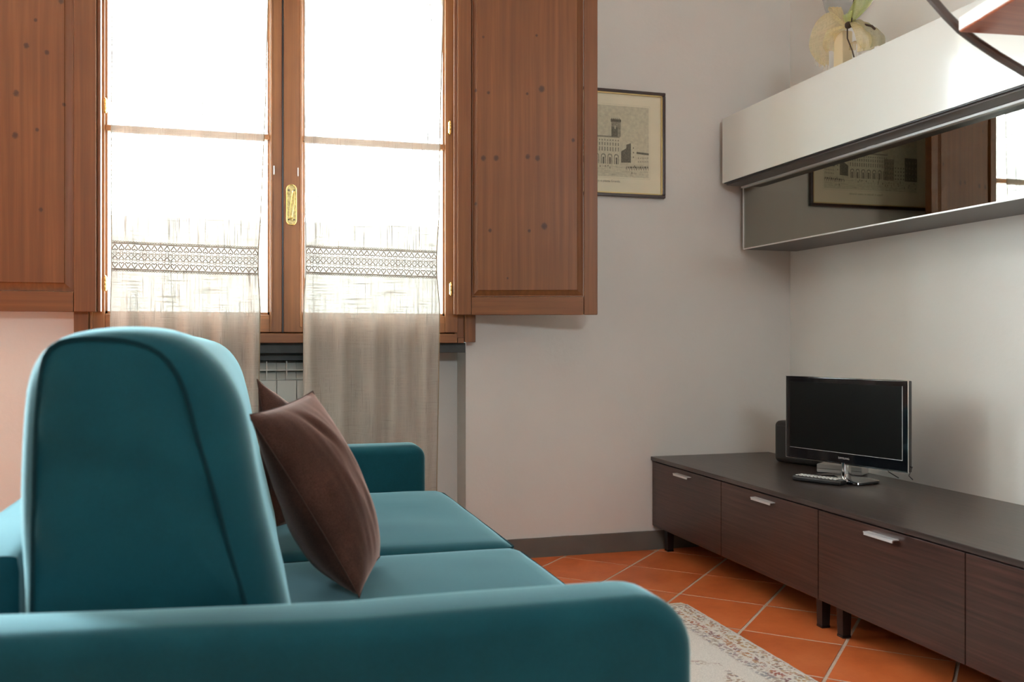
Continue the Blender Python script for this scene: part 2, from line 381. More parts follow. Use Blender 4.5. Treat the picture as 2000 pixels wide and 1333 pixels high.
def rug_mat(x1, y1):
    m, nt, b = new('rug_pile')
    tc = N(nt, 'ShaderNodeTexCoord'); sep = N(nt, 'ShaderNodeSeparateXYZ'); nt.links.new(tc.outputs['Object'], sep.inputs[0])
    # distance from the two visible edges (object space: origin at rug centre)
    ex = N(nt, 'ShaderNodeMath', operation='SUBTRACT', i_0=x1); nt.links.new(sep.outputs[0], ex.inputs[1])
    ey = N(nt, 'ShaderNodeMath', operation='SUBTRACT', i_0=y1); nt.links.new(sep.outputs[1], ey.inputs[1])
    d = N(nt, 'ShaderNodeMath', operation='MINIMUM'); nt.links.new(ex.outputs[0], d.inputs[0]); nt.links.new(ey.outputs[0], d.inputs[1])
    nz = N(nt, 'ShaderNodeTexNoise', i_Scale=22.0, i_Detail=3.0); nt.links.new(tc.outputs['Object'], nz.inputs[0])
    dw = N(nt, 'ShaderNodeMath', operation='MULTIPLY_ADD', i_1=.012); nt.links.new(nz.outputs[0], dw.inputs[0]); nt.links.new(d.outputs[0], dw.inputs[2])
    sc = N(nt, 'ShaderNodeMath', operation='MULTIPLY', i_1=5.0); nt.links.new(dw.outputs[0], sc.inputs[0])   # 1/3 m -> 1
    # where motifs are allowed (border bands), and how strong
    amt = ramp(nt, [(0, (0, 0, 0)), (.09, (0,)*3), (.12, (.95,)*3), (.31, (.95,)*3), (.33, (.05,)*3), (.355, (.05,)*3), (.37, (1,)*3), (.49, (1,)*3), (.51, (.15,)*3), (.54, (.75,)*3), (.66, (.6,)*3), (.72, (0,)*3), (1, (0,)*3)])
    nt.links.new(sc.outputs[0], amt.inputs[0])
    base = (.78, .755, .68)
    hue = ramp(nt, [(0, (.50, .30, .09)), (.22, (.05, .07, .13)), (.4, (.55, .36, .14)), (.55, (.30, .05, .035)), (.7, (.42, .09, .05)), (.85, (.06, .08, .12)), (1, (.5, .28, .1))], 'CONSTANT')
    vo = N(nt, 'ShaderNodeTexVoronoi', i_Scale=42.0); nt.links.new(tc.outputs['Object'], vo.inputs[0])
    sp = N(nt, 'ShaderNodeSeparateColor'); nt.links.new(vo.outputs['Color'], sp.inputs[0]); nt.links.new(sp.outputs[0], hue.inputs[0])
    band = ramp(nt, [(0, (.45, .30, .14)), (.32, (.42, .26, .10)), (.36, (.40, .07, .04)), (.49, (.42, .14, .05)), (.52, (.05, .07, .13)), (1, (.16, .09, .09))]); nt.links.new(sc.outputs[0], band.inputs[0])
    hb = N(nt, 'ShaderNodeMix', data_type='RGBA'); hb.inputs[0].default_value = .5
    nt.links.new(hue.outputs[0], hb.inputs[6]); nt.links.new(band.outputs[0], hb.inputs[7])
    v2 = N(nt, 'ShaderNodeTexVoronoi', i_Scale=95.0); nt.links.new(tc.outputs['Object'], v2.inputs[0])
    n5 = N(nt, 'ShaderNodeTexNoise', i_Scale=28.0, i_Detail=5.0, i_Roughness=.75); nt.links.new(tc.outputs['Object'], n5.inputs[0])
    th = ramp(nt, [(.42, (0,)*3), (.47, (1,)*3)]); nt.links.new(n5.outputs[0], th.inputs[0])
    t2 = ramp(nt, [(.46, (1,)*3), (.62, (0,)*3)]); nt.links.new(v2.outputs['Distance'], t2.inputs[0])
    a1 = N(nt, 'ShaderNodeMath', operation='MULTIPLY'); nt.links.new(th.outputs[0], a1.inputs[0]); nt.links.new(amt.outputs[0], a1.inputs[1])
    a2 = N(nt, 'ShaderNodeMath', operation='MULTIPLY'); nt.links.new(a1.outputs[0], a2.inputs[0]); nt.links.new(t2.outputs[0], a2.inputs[1])
    # sparse field flowers
    n6 = N(nt, 'ShaderNodeTexNoise', i_Scale=7.0, i_Detail=1.0); nt.links.new(tc.outputs['Object'], n6.inputs[0])
    t6 = ramp(nt, [(.56, (0,)*3), (.62, (.8,)*3)]); nt.links.new(n6.outputs[0], t6.inputs[0])
    fld = N(nt, 'ShaderNodeMath', operation='GREATER_THAN', i_1=.19); nt.links.new(d.outputs[0], fld.inputs[0])
    a3 = N(nt, 'ShaderNodeMath', operation='MULTIPLY'); nt.links.new(t6.outputs[0], a3.inputs[0]); nt.links.new(fld.outputs[0], a3.inputs[1])
    a4 = N(nt, 'ShaderNodeMath', operation='MULTIPLY'); nt.links.new(a3.outputs[0], a4.inputs[0]); nt.links.new(t2.outputs[0], a4.inputs[1])
    a5 = N(nt, 'ShaderNodeMath', operation='MULTIPLY'); nt.links.new(a4.outputs[0], a5.inputs[0]); nt.links.new(th.outputs[0], a5.inputs[1])
    s = N(nt, 'ShaderNodeMath', operation='MAXIMUM'); nt.links.new(a2.outputs[0], s.inputs[0]); nt.links.new(a5.outputs[0], s.inputs[1])
    n7 = N(nt, 'ShaderNodeTexNoise', i_Scale=300.0, i_Detail=3.0); nt.links.new(tc.outputs['Object'], n7.inputs[0])
    rb = ramp(nt, [(.3, tuple(c*.8 for c in base)), (.7, tuple(c*1.12 for c in base))]); nt.links.new(n7.outputs[0], rb.inputs[0])
    mix = N(nt, 'ShaderNodeMix', data_type='RGBA'); nt.links.new(s.outputs[0], mix.inputs[0]); nt.links.new(rb.outputs[0], mix.inputs[6]); nt.links.new(hb.outputs[2], mix.inputs[7])
    nt.links.new(mix.outputs[2], b.inputs['Base Color']); b.inputs['Roughness'].default_value = .95
    b.inputs['Sheen Weight'].default_value = .2
    bump(nt, b, n7.outputs[0], .8, .004); return m

# ================================================================== SETTING
YW, XR, XL, YB, ZC = 3.67, 2.388, -3.4, -2.5, 2.9
NX0, NX1, NY = -.555, .872, 3.82            # radiator niche / window opening
# floor: grout bed, then one object per tile
floor = struct(MB().box(XL, XR, YB, NY, -.10, -.0015), 'floor', M_grout)
TS, TJ = .304, .0055
o0 = onZ(1495, 1183, 0); e1 = (onZ(1450, 1232, 0)-o0).normalized(); ang = math.atan2(e1.y, e1.x)
ang = -PI*3/4 if abs(ang+PI*3/4) < .15 else ang
ea = Vector((math.cos(ang), math.sin(ang), 0)); eb = Vector((-math.sin(ang), math.cos(ang), 0))
tb = bmesh.new(); hs_ = (TS-TJ)/2
bmesh.ops.create_cube(tb, size=1)
for v in tb.verts: v.co = Vector((v.co.x*2*hs_, v.co.y*2*hs_, v.co.z*.016-.008))
bmesh.ops.bevel(tb, geom=[e for e in tb.edges if all(v.co.z > -.001 for v in e.verts)], offset=.0025, segments=2, affect='EDGES')
tme = bpy.data.meshes.new('tile'); tb.to_mesh(tme); tme.materials.append(M_tile); shade(tme, 50)
rest = MB()
for i in range(-30, 31):
    for j in range(-30, 31):
        c = o0 + ea*((i+.5)*TS) + eb*((j+.5)*TS)
        if not (XL-.1 < c.x < XR+.1 and YB-.1 < c.y < NY+.1): continue
        jz = random.uniform(-.0006, .0006)
        if c.x > .35 and c.y > 1.0:
            t = bpy.data.objects.new('tile', tme); COL.objects.link(t); t.parent = floor
            t.location = (c.x, c.y, jz); t.rotation_euler = (random.uniform(-.001, .001), random.uniform(-.001, .001), ang)
        else:
            Mx = Matrix.Translation((c.x, c.y, jz)) @ Matrix.Rotation(ang, 4, 'Z')
            rest.box(-hs_, hs_, -hs_, hs_, -.016, 0, M=Mx)
tag(rest.build('tile_field', M_tile, floor, sm=0), kind='stuff')

# window wall with opening over a radiator niche
w = MB()
w.box(XL-.2, -3.3, YW, 3.82, -.1, ZC).box(-1.65, NX0, YW, 3.82, -.1, ZC).box(-.8, NX0, 3.82, 4.10, -.1, ZC).box(-3.3, -1.65, YW, 3.82, -.1, 1.0).box(-3.3, -1.65, YW, 3.82, 2.6, ZC).box(NX1, XR+.2, YW, 4.10, -.1, ZC).box(NX0, NX1, YW, 4.10, 2.42, ZC)  # includes an added, unseen opening at far left that lets in side light
w.box(NX0, NX1, NY, 4.10, -.1, .86)
struct(w, 'wall_back', M_wall)
struct(MB().box(XR, XR+.2, YB-.2, 4.1, -.1, ZC), 'wall_right', M_wall2)
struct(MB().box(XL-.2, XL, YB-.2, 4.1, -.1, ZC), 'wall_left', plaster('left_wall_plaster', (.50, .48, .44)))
w = MB()   # wall behind the camera with an unseen window added for fill
w.box(XL-.2, -.4, YB-.2, YB, -.1, ZC).box(1.0, XR+.2, YB-.2, YB, -.1, ZC).box(-.4, 1.0, YB-.2, YB, -.1, 2.1).box(-.4, 1.0, YB-.2, YB, 2.4, ZC)
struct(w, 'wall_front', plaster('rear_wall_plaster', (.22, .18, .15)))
struct(MB().box(XL-.2, XR+.2, YB-.2, 4.1, ZC, ZC+.2), 'ceiling', M_ceil)
# corner bead of the niche (a thin plaster strip at its right edge) and baseboard
struct(MB().box(NX1, NX1+.045, YW-.006, YW+.004, 0, .9), 'trim_1', M_wall)
bb = MB(); n = 40; bx0, bx1 = NX1+.045, XR
for k in range(n):
    xa, xb_ = bx0+(bx1-bx0)*k/n, bx0+(bx1-bx0)*(k+1)/n
    dz = .0018*noise.noise(Vector((xa*9, 0, 0)))
    bb.box(xa, xb_+.0005, YW-.013, YW+.002, 0, .080+dz)
struct(bb, 'baseboard_back', M_base)
struct(MB().box(XR-.013, XR+.002, YB, YW-.013, 0, .08), 'baseboard_right', M_base)
struct(MB().box(XL, NX0, YW-.013, YW+.002, 0, .08), 'baseboard_left', M_base)
# stone sill
sl = MB().box(NX0, NX1-.004, 3.648, 4.16, .856, .8965, bev=.003)
sl.box(NX0, NX1-.20, 3.70, 3.82, .828, .856)
struct(sl, 'trim_2', M_slate)

# outside: paving, and unseen dark walls added in steps to dim the lower curtains
struct(MB().box(-3.1, 3.1, 11.0, 11.3, -1.2, 1.90), 'wall_dim_near', plain('dim_near_render', (.085, .08, .07), .9, var=.1, bscale=2))
struct(MB().box(-4.2, 4.2, 14.0, 14.3, -1.2, 2.42), 'wall_dim_mid', plain('dim_mid_render', (.115, .108, .095), .9, var=.1, bscale=2))
struct(MB().box(-5.6, 5.6, 20.0, 20.3, -1.2, 3.45), 'wall_dim_far', plain('dim_far_render', (.15, .142, .125), .9, var=.1, bscale=2))
struct(MB().box(-9, 9, 4.2, 21.0, -1.3, -1.2), 'courtyard_paving', plain('courtyard_stone', (.50, .48, .43), .9, var=.15, bscale=3))

# ------------------------------------------------------------------ window_1
YF = 3.615                                                        # front of the frame
win = thing('window_1', (.158, YF, .9), kind='structure')
win['label'] = 'brown stained wooden casement window with two tall sashes'
cas_l0, cas_l1 = XY(144, 3.60), XY(172, 3.60); cas_r0, cas_r1 = XY(908.5, 3.60), XY(929, 3.60)
for a, b_ in ((cas_l0, cas_l1), (cas_r0, cas_r1)):
    MB().box(a, b_, 3.60, YW+.001, .898, 2.5, bev=.002).build('casing', M_wood, win)
MB().box(cas_l0, cas_r1, 3.60, YW+.001, 2.5, 2.56, bev=.002).build('casing', M_woodx, win)
fr_r0 = XY(893.5, YF); gr1, gl1 = XY(868, 3.62), XY(527, 3.62); mid = XY(553, 3.62); gr0 = XY(591, 3.62)
fr_l1 = 2*mid-fr_r0+.0; gl0 = 2*mid-gr1
MB().box(fr_r0-.012, cas_r0-.002, 3.612, 3.72, .915, 2.48, bev=.002).build('frame_stile', M_wood, win)
MB().box(cas_l1+.002, fr_l1+.012, 3.612, 3.72, .915, 2.48, bev=.002).build('frame_stile', M_wood, win)
MB().box(cas_l1+.002, cas_r0-.030, 3.606, 3.72, .895, .932, bev=.003).box(cas_l1+.01, cas_r0-.01, 3.665, 3.72, .90, .99).box(cas_r0-.028, cas_r0-.002, 3.610, 3.70, .895, .915, bev=.002).build('frame_rail', M_woodx, win)
MB().box(cas_l1+.002, cas_r0-.002, 3.612, 3.72, 2.44, 2.50, bev=.003).build('frame_rail', M_woodx, win)
ZG0, ZG1, ZS0, ZS1 = 1.012, 2.37, .936, 2.436
def sash(x0, x1, g0, g1, yf, lab):
    """x0..x1 outer, g0..g1 glass opening"""
    s = MB().box(x0, g0, yf, yf+.055, ZS0, ZS1, bev=.003).box(g1, x1, yf, yf+.055, ZS0, ZS1, bev=.003).build('sash', M_wood, win)
    s['label'] = lab
    MB().box(g0, g1, yf+.001, yf+.054, ZS0, ZG0-.010, bev=.003).build('bottom_rail', M_woodx, s)
    MB().box(g0, g1, yf+.001, yf+.054, ZG1, ZS1, bev=.003).build('top_rail', M_woodx, s)
    bd = MB()
    bd.box(g0, g0+.008, yf+.012, yf+.05, ZG0-.01, ZG1).box(g1-.008, g1, yf+.012, yf+.05, ZG0-.01, ZG1)
    bd.box(g0, g1, yf+.012, yf+.05, ZG0-.012, ZG0)
    bd.build('glazing_bead', M_wood, s)
    MB().box(g0, g1, yf+.004, yf+.040, 1.668, 1.690, bev=.003).build('muntin', M_woodx, s)
    MB().box(g0+.004, g1-.004, yf+.030, yf+.034, ZG0-.004, 1.670).build('glass_pane', M_glass, s)
    MB().box(g0+.004, g1-.004, yf+.030, yf+.034, 1.688, ZG1+.004).build('glass_pane', M_glass, s)
    return s
sl_ = sash(fr_l1, mid-.004, gl0, gl1, 3.618, 'left casement sash')
sr_ = sash(mid+.002, fr_r0, gr0, gr1, 3.606, 'right casement sash overlapping the left one at the meeting stiles')
# extra beads on meeting stiles
MB().box(mid-.004, mid+.002, 3.622, 3.66, ZS0, ZS1).build('gap_shade_strip', M_black, win)  # black strip put in as the shade between the sashes
MB().box(gr0-.012, gr0-.004, 3.602, 3.607, ZS0+.02, ZS1-.02, bev=.001).build('bead', M_wood, sr_)
MB().box(gl1+.004, gl1+.010, 3.614, 3.619, ZS0+.02, ZS1-.02, bev=.001).build('bead', M_wood, sl_)
# small pins on the stiles
for px, py in ((535.5, 332), (582, 336)):
    p = onY(px, py, 3.60); MB().box(p.x-.002, p.x+.002, 3.598, 3.620, p.z-.016, p.z+.016, bev=.001).build('pin', M_silver, win)
# brass handle on an oval plate
hp = onY(569, 401, 3.606); hz0, hz1 = onY(569, 441, 3.606).z, onY(569, 361, 3.606).z
hw = .0195
def stadium(cx, cz, w_, h_, y, n=10, ins=0):
    r = w_-ins; out = []
    hh = h_-w_
    for k in range(n+1):
        a = PI*k/n; out.append(Vector((cx+r*math.cos(a), y, cz+hh+r*math.sin(a))))
    for k in range(n+1):
        a = PI+PI*k/n; out.append(Vector((cx+r*math.cos(a), y, cz-hh+r*math.sin(a))))
    return out
hcz, hh_ = (hz0+hz1)/2, (hz1-hz0)/2
hd = MB().rings([stadium(hp.x, hcz, hw, hh_, 3.606), stadium(hp.x, hcz, hw, hh_, 3.600), stadium(hp.x, hcz, hw, hh_, 3.598, ins=.002),
                 stadium(hp.x, hcz, hw, hh_, 3.6005, ins=.0045)]).build('handle_plate', M_brassold, win)
rim = [Vector((p.x, 3.5985, p.z)) for p in stadium(hp.x, hcz, hw, hh_, 0, ins=.001)]
MB().tube(rim+[rim[0]], .0016, 6, caps=False).build('plate_rim', M_brass, hd)
lv = [onY(572.3, 375, 3.59), onY(574.5, 374, 3.588), onY(574, 400, 3.583), onY(570.5, 424, 3.583), onY(568, 427, 3.583), onY(565.5, 426, 3.583), onY(567, 408, 3.583), onY(570, 384, 3.585), onY(571.5, 376, 3.59)]
MB().tube(lv, .0022, 6).tube([lv[0], Vector((lv[0].x, 3.602, lv[0].z))], .004, 8).build('handle_lever', M_brass, hd)
for dx in (-.010, .010):
    for z in (hcz+hh_-.022, hcz-hh_+.022):
        MB().lathe([(.0001, 0), (.003, 0), (.003, .002), (.0001, .0025)], (0, 0, 0), 8).build('screw', M_black, hd, local=True)
        s = bpy.context.scene.objects[-1] if False else [o for o in bpy.data.objects if o.name.startswith('screw')][-1]
        s.location = (hp.x+dx, 3.6005, z) - ORI[hd.name] if False else Vector((hp.x+dx, 3.6005, z)) - ORI[hd.name]
        s.rotation_euler = (PI/2, 0, 0)

# ------------------------------------------------------------------ interior shutters
def shutter(loc, rz, Wd, sgn, label, knots, st_w, z0=1.006, z1=2.46):
    """local x runs from the hinge (0) outward to Wd; local -y is the room side. sgn=-1 mirrors (left shutter)"""
    t = thing('interior_shutter', loc, label, 'shutter', 'interior shutters beside the window', rz=rz)
    hb, sw, bw = st_w                   # bead at hinge side, stile width, bevel width
    D = .030
    mw = wood('shutter_pine', 'Z', knots=[(sgn*k[0], k[1], k[2]) for k in knots])
    zz0, zz1 = z0-loc[2], z1-loc[2]; rail = .071
    X = lambda a, b_: (min(sgn*a, sgn*b_), max(sgn*a, sgn*b_))
    a, b_ = X(hb, sw); MB().box(a, b_, -D, 0, zz0, zz1, bev=.003).build('stile', M_wood, t, local=True)
    a, b_ = X(0, hb-.001); MB().box(a, b_, -D+.009, 0, zz0, zz1, bev=.004).build('hinge_bead', M_wood, t, local=True)
    a, b_ = X(Wd-sw+hb, Wd-.001); MB().box(a, b_, -D, 0, zz0, zz1, bev=.003).build('stile', M_wood, t, local=True)
    i0, i1 = sw, Wd-sw+hb
    a, b_ = X(i0+.001, i1-.001)
    MB().box(a, b_, -D, 0, zz0, zz0+rail, bev=.003).build('rail', M_woodx, t, local=True)
    MB().box(a, b_, -D, 0, zz1-rail, zz1, bev=.003).build('rail', M_woodx, t, local=True)
    p0, p1, q0, q1 = i0+.002, i1-.002, zz0+rail+.002, zz1-rail-.002
    y0, y1 = -D+.012, -D+.001
    def rc(e, y):
        a, b_ = X(p0+e, p1-e)
        return [Vector((a, y, q0+e)), Vector((b_, y, q0+e)), Vector((b_, y, q1-e)), Vector((a, y, q1-e))]
    MB().rings([rc(0, -.006), rc(0, y0), rc(.004, y0), rc(bw, y1+.003), rc(bw+.003, y1)]).build('raised_panel', mw, t, local=True, sm=20)
    return t
yh = 3.585
hx = XY(887, yh)
free = Vector((.395*3.405, 3.405)); hinge = Vector((hx, yh))
dv = free-hinge; Wd = dv.length; rz = math.atan2(dv.y, dv.x)
def locR(px, py):    # pixel -> local coords on the right shutter's plane
    d = ray(px, py); nrm = Vector((-dv.y, dv.x)); nrm.normalize()
    t = (hinge.x*nrm.x+hinge.y*nrm.y)/(d.x*nrm.x+d.y*nrm.y)
    p = CAMP+d*t; l = Vector((p.x, p.y))-hinge
    return l.dot(dv.normalized()), p.z-1.0
kr = [locR(x, y)+(r,) for x, y, r in ((930, 180, .006), (955, 185, .006), (1030, 187, .005), (1058, 178, .012), (945, 312, .010), (970, 312, .010), (1031, 309, .009), (1050, 312, .010), (1119, 277, .007), (958, 452, .007), (1034, 453, .006), (1063, 444, .012), (930, 400, .006), (945, 77, .005), (1048, 74, .005), (992, 545, .004))]
bl = locR(895, 600)[0]; sw_ = locR(921.5, 600)[0]
shR = shutter((hinge.x, hinge.y, 1.0), rz, Wd, 1, 'brown knotty pine shutter folded open right of the window, overlapping the framed print', kr, (bl, sw_, .022))
hxl = XY(199, 3.585)
def locL(px, py): p = onY(px, py, 3.56); return hxl-p.x, p.z-1.0
kl = [locL(x, y)+(r,) for x, y, r in ((70, 40, .006), (52, 90, .009), (92, 103, .008), (32, 183, .010), (30, 265, .010), (73, 254, .006), (80, 410, .007), (125, 205, .006), (120, 3, .009))]
shL = shutter((hxl, 3.585, 1.0), 0, Wd, -1, 'brown pine shutter folded open at the left edge, left of the window', kl, (.015, .088, .026))
def hinge_part(px, py, par):
    p = onY(px, py, 3.596)
    loc = Vector((p.x, p.y-.002, p.z))
    m = MB()
    for k in range(3): m.lathe([(.0001, 0), (.0055, 0), (.0062, .002), (.0062, .012), (.0055, .014), (.0001, .014)], (0, 0, -.024+k*.0152), 10)
    m.lathe([(.0001, .0), (.003, .0), (.004, .003), (.0001, .006)], (0, 0, .0215), 8)
    m.lathe([(.0001, .0), (.004, .003), (.003, .006), (.0001, .006)], (0, 0, -.030), 8)
    o = m.build('hinge', M_brass, par, local=True)
    o.matrix_basis = Matrix.Identity(4)
    L = Vector(par.location); Rm = Matrix.Rotation(-par.rotation_euler.z, 3, 'Z')
    o.location = Rm @ (loc-L)
for px, py, par in ((206, 206, shL), (206, 553, shL), (878.5, 249, shR), (880.5, 564, shR)): hinge_part(px, py, par)

# ------------------------------------------------------------------ curtains
def curtain(pxs, label, seed, zb, lace_z):
    """pxs: list of (z, xl, xr) edge positions from top to bottom, world"""
    YC = 3.560
    top = pxs[0][0]
    def edges(z):
        for (za, la, ra), (zb_, lb, rb) in zip(pxs, pxs[1:]):
            if z >= zb_:
                k = (za-z)/(za-zb_); return la+(lb-la)*k, ra+(rb-ra)*k
        return pxs[-1][1], pxs[-1][2]
    def surf(u, z, off=0):
        l, r = edges(z)
        sag = (-.004)*math.sin(PI*u)
        f = (top-z)/(top-zb)
        amp = .0045+.009*max(0, min(1, (1.15-z)/.25))*(1 if z > .55 else .75)
        ph = seed*1.7
        y = YC + amp*(math.sin(u*2*PI*4.6+ph+.6*math.sin(z*2.1+seed)) + .45*math.sin(u*2*PI*8.3+ph*2+z*1.1)) - .010*f
        y += .004*math.sin(z*5+u*3+seed)
        return Vector((l+(r-l)*u+sag*0, y+off, z))
    t = thing('linen_curtain', ((pxs[0][1]+pxs[0][2])/2, YC, zb), label, 'curtain', 'linen curtains hanging at the window')
    lz0, lz1 = lace_z
    def lz(u, k): return k - u*.0085      # lace hangs a touch lower to the right
    MB().grid(lambda u, v: surf(u, lz(u, lz1)+(top-lz(u, lz1))*v), 90, 90).build('cloth_panel', M_linen, t, recalc=False)
    MB().grid(lambda u, v: surf(u, zb+(lz(u, lz0)-zb)*v), 90, 70).build('cloth_panel', M_linen, t, recalc=False)
    # lace band : cords, picots, hearts and a ring net on a fine ground
    MB().grid(lambda u, v: surf(u, lz(u, lz0)+(lz1-lz0)*v, .0015), 60, 4).build('lace_ground', M_net, t, recalc=False)
    lc = MB(); Wc = pxs[0][2]-pxs[0][1]; hN = 23
    def P(u, z): return surf(min(1, max(0, u)), lz(u, z), -.0015)
    hgt = lz1-lz0
    for z, r in ((lz0+.004, .0016), (lz1-.004, .0016), (lz0+.0005, .0010), (lz1-.0005, .0010)):
        lc.tube([P(k/80, z) for k in range(81)], r, 4)
    for sg, zz in ((1, lz1), (-1, lz0)):
        for k in range(58):
            u0 = (k+.5)/58
            lc.tube([P(u0+.007*math.cos(a), zz+sg*(.0005+.004*math.sin(a))) for a in (0, PI/4, PI/2, PI*3/4, PI)], .0010, 3, caps=False)
    hw2 = .5/hN
    heart = [(0, -1), (.45, -.35), (.85, .15), (.95, .55), (.65, .9), (.3, .85), (0, .5), (-.3, .85), (-.65, .9), (-.95, .55), (-.85, .15), (-.45, -.35), (0, -1)]
    for k in range(hN):
        uc = (k+.5)/hN
        for sg, zc in ((1, lz0+.0175), (-1, lz1-.0175)):
            lc.tube([P(uc+hx_*hw2*.86, zc+sg*hz_*.0105) for hx_, hz_ in heart], .0014, 4, caps=False)
        for zc, du, rr in ((lz0+hgt*.43, 0, .7), (lz0+hgt*.57, .5, .7), (lz0+hgt*.36, .5, .45), (lz0+hgt*.64, 0, .45)):
            u1 = uc+du/hN
            if u1 > .985: continue
            lc.tube([P(u1+math.cos(a)*hw2*rr, zc+math.sin(a)*.0075*rr*1.2) for a in [2*PI*q/8 for q in range(9)]], .0009, 3, caps=False)
        for sg in (1, -1):
            lc.tube([P(uc-hw2, lz0+hgt*(.5-.12*sg)), P(uc+hw2, lz0+hgt*(.5+.12*sg))], .0009, 3, caps=False)
    o = lc.build('lace_band', M_lace, t); o['kind'] = 'stuff'; o['label'] = 'brown lace band of hearts and rings'
    # side hems
    for u_ in (0.0, 1.0):
        h = MB(); z = zb; pts = []
        while z < top-.01:
            pts.append(surf(u_, z, -.001) + Vector((0, 0, 0))); z += .02
        h.tube(pts, .0022, 6, sx=1.0); h.build('side_hem', M_hem if u_ > .5 else M_linen, t)
    return t
YCt = 3.56
def zx(py, pl, pr):
    a = onY((pl+pr)/2, py, YCt); return (a.z, XY(pl, YCt), XY(pr, YCt))
def zx_(lst): return [zx(*a) for a in lst]
L_l = [zx(-60, 221, 525), zx(0, 219, 523), zx(180, 218, 519), zx(420, 217, 509), zx(485, 218, 504.5), zx(530, 218, 504), zx(600, 216, 508), zx(800, 216, 505), zx(1020, 216, 505)]
Rr_l = [zx(-60, 595, 867), zx(0, 595, 866), zx(180, 594, 861), zx(420, 596, 857), zx(492, 597, 852), zx(535, 597, 852), zx(600, 593, 858), zx(800, 593, 856), zx(1020, 595, 852)]
zl = (onY(361, 531, YCt).z+.002, onY(361, 479, YCt).z+.004)
zr = (onY(724, 538.5, YCt).z+.004, onY(724, 488, YCt).z+.006)
for lst, lab, sd, lz_ in ((L_l, 'sheer linen curtain with heart lace band on the left sash, behind the sofa back', 1.0, zl), (Rr_l, 'sheer linen curtain with heart lace band on the right sash, beside the right shutter', 2.3, zr)):
    t = curtain(lst, lab, sd, .10, lz_)
    a, b_, z = lst[0][1]-.02, lst[0][2]+.02, lst[0][0]
    rd = MB().tube([(a, YCt, z), (b_, YCt, z)], .004, 8).build('rod', M_brass, t)
    for x in (a, b_): MB().tube([(x, YCt, z), (x, 3.61, z)], .004, 8).build('bracket', M_brass, rd)

# ------------------------------------------------------------------ radiator in the niche
rt = onY(548, 703, 3.72).z
rx0 = XY(540.5, 3.70)
rad = thing('radiator', (.1, 3.74, 0), 'pale enamel column radiator in the niche behind the linen curtains', 'radiator')
sec = MB(); pw = .0735/2
zt = rt; zl1 = onY(548, 724, 3.70).z; zl2 = onY(548, 743.5, 3.70).z
sec.box(-pw, pw, -.03, -.024, .17, zl2, bev=.002)                     # front plate
sec.box(-.0018, .0018, -.028, .035, zl2-.01, zt-.006)                  # centre web
def louvre(zlow, zhigh, y0, y1):
    t_ = bmesh.new(); m = []
    for k in range(7):
        a = k/6*PI/2; y = y1-(y1-y0)*math.sin(a); z = zlow+(zhigh-zlow)*(1-math.cos(a)) if False else zhigh-(zhigh-zlow)*math.sin(a)**1.6
        m.append((y, z))
    for k in range(6):
        (ya, za), (yb, zb_) = m[k], m[k+1]
        sec.poly([(-pw, ya, za), (pw, ya, za), (pw, yb, zb_), (-pw, yb, zb_)])
        sec.poly([(-pw, ya+.003, za), (pw, ya+.003, za), (pw, yb+.003, zb_), (-pw, yb+.003, zb_)])
    sec.box(-pw, pw, y0-.001, y0+.002, zlow-.002, zlow+.003)
louvre(zl1, zt-.001, -.012, .035)
louvre(zl2+.003, zl1-.002, -.012, .03)
sec.box(-pw, pw, .035, .038, .17, zt-.01)
sec.tube([(0, .01, .2), (0, .01, zl2-.01)], .018, 10)
sec.tube([(-.04, .01, .23), (.04, .01, .23)], .018, 10).tube([(-.04, .01, zl2-.05), (.04, .01, zl2-.05)], .018, 10)
s0 = sec.build('section', M_rad, rad, local=True)
pitch = .0755
for k in range(-7, 5):
    o = s0 if k == -7 else s0.copy()
    if k != -7: COL.objects.link(o)
    o.location = (rx0+.038+k*pitch-.1, 3.735-3.74, 0)
MB().tube([(rx0+.038+4.6*pitch, 3.745, .23), (rx0+.038+5.0*pitch, 3.745, .23), (rx0+.038+5.0*pitch, 3.745, .0)], .009, 8).build('supply_pipe', M_rad, rad)
MB().tube([(rx0+.038-7.4*pitch, 3.745, .23), (rx0+.038-7.5*pitch, 3.745, .23), (rx0+.038-7.5*pitch, 3.745, .0)], .009, 8).build('supply_pipe', M_rad, rad)

# ------------------------------------------------------------------ framed print
YP = YW
fx1 = onY(1300, 285, 3.65).x; fz1 = onY(1300, 182, 3.65).z; fz0 = onY(1300, 388, 3.65).z; fx0 = fx1-.66
pic = thing('framed_print', ((fx0+fx1)/2, 3.66, fz0), 'engraved view of a town square in a dark wooden frame, right of the right shutter', 'picture')
fw = .0135
def fbar(x0, x1, z0, z1):
    return MB().box(x0, x1, 3.648, 3.669, z0, z1, bev=.003)
for a in ((fx0, fx1, fz1-fw, fz1), (fx0, fx1, fz0, fz0+fw), (fx0, fx0+fw, fz0+fw, fz1-fw), (fx1-fw, fx1, fz0+fw, fz1-fw)):
    fbar(*a).build('frame_rail', M_frame, pic)
g = MB(); e = .005
a0, a1, c0, c1 = fx0+fw, fx1-fw, fz0+fw, fz1-fw
g.box(a0, a1, 3.652, 3.662, c0, c0+e).box(a0, a1, 3.652, 3.662, c1-e, c1).box(a0, a0+e, 3.652, 3.662, c0, c1).box(a1-e, a1, 3.652, 3.662, c0, c1)
g.build('gilt_slip', M_gilt, pic)
MB().box(fx0+fw, fx1-fw, 3.660, 3.666, fz0+fw, fz1-fw).build('paper', M_paper, pic)
eg = MB(); YE = 3.6597
def E(px, py): p = onY(px, py, 3.66); return (p.x, p.z)
lay = [0]
def ep(pts, mi):
    lay[0] += 1; y = YE-.00001*lay[0]
    eg.poly([(x, y, z) for x, z in pts], mi)
def er(x0, z0, x1, z1, mi): ep([(x0, z0), (x1, z0), (x1, z1), (x0, z1)], mi)
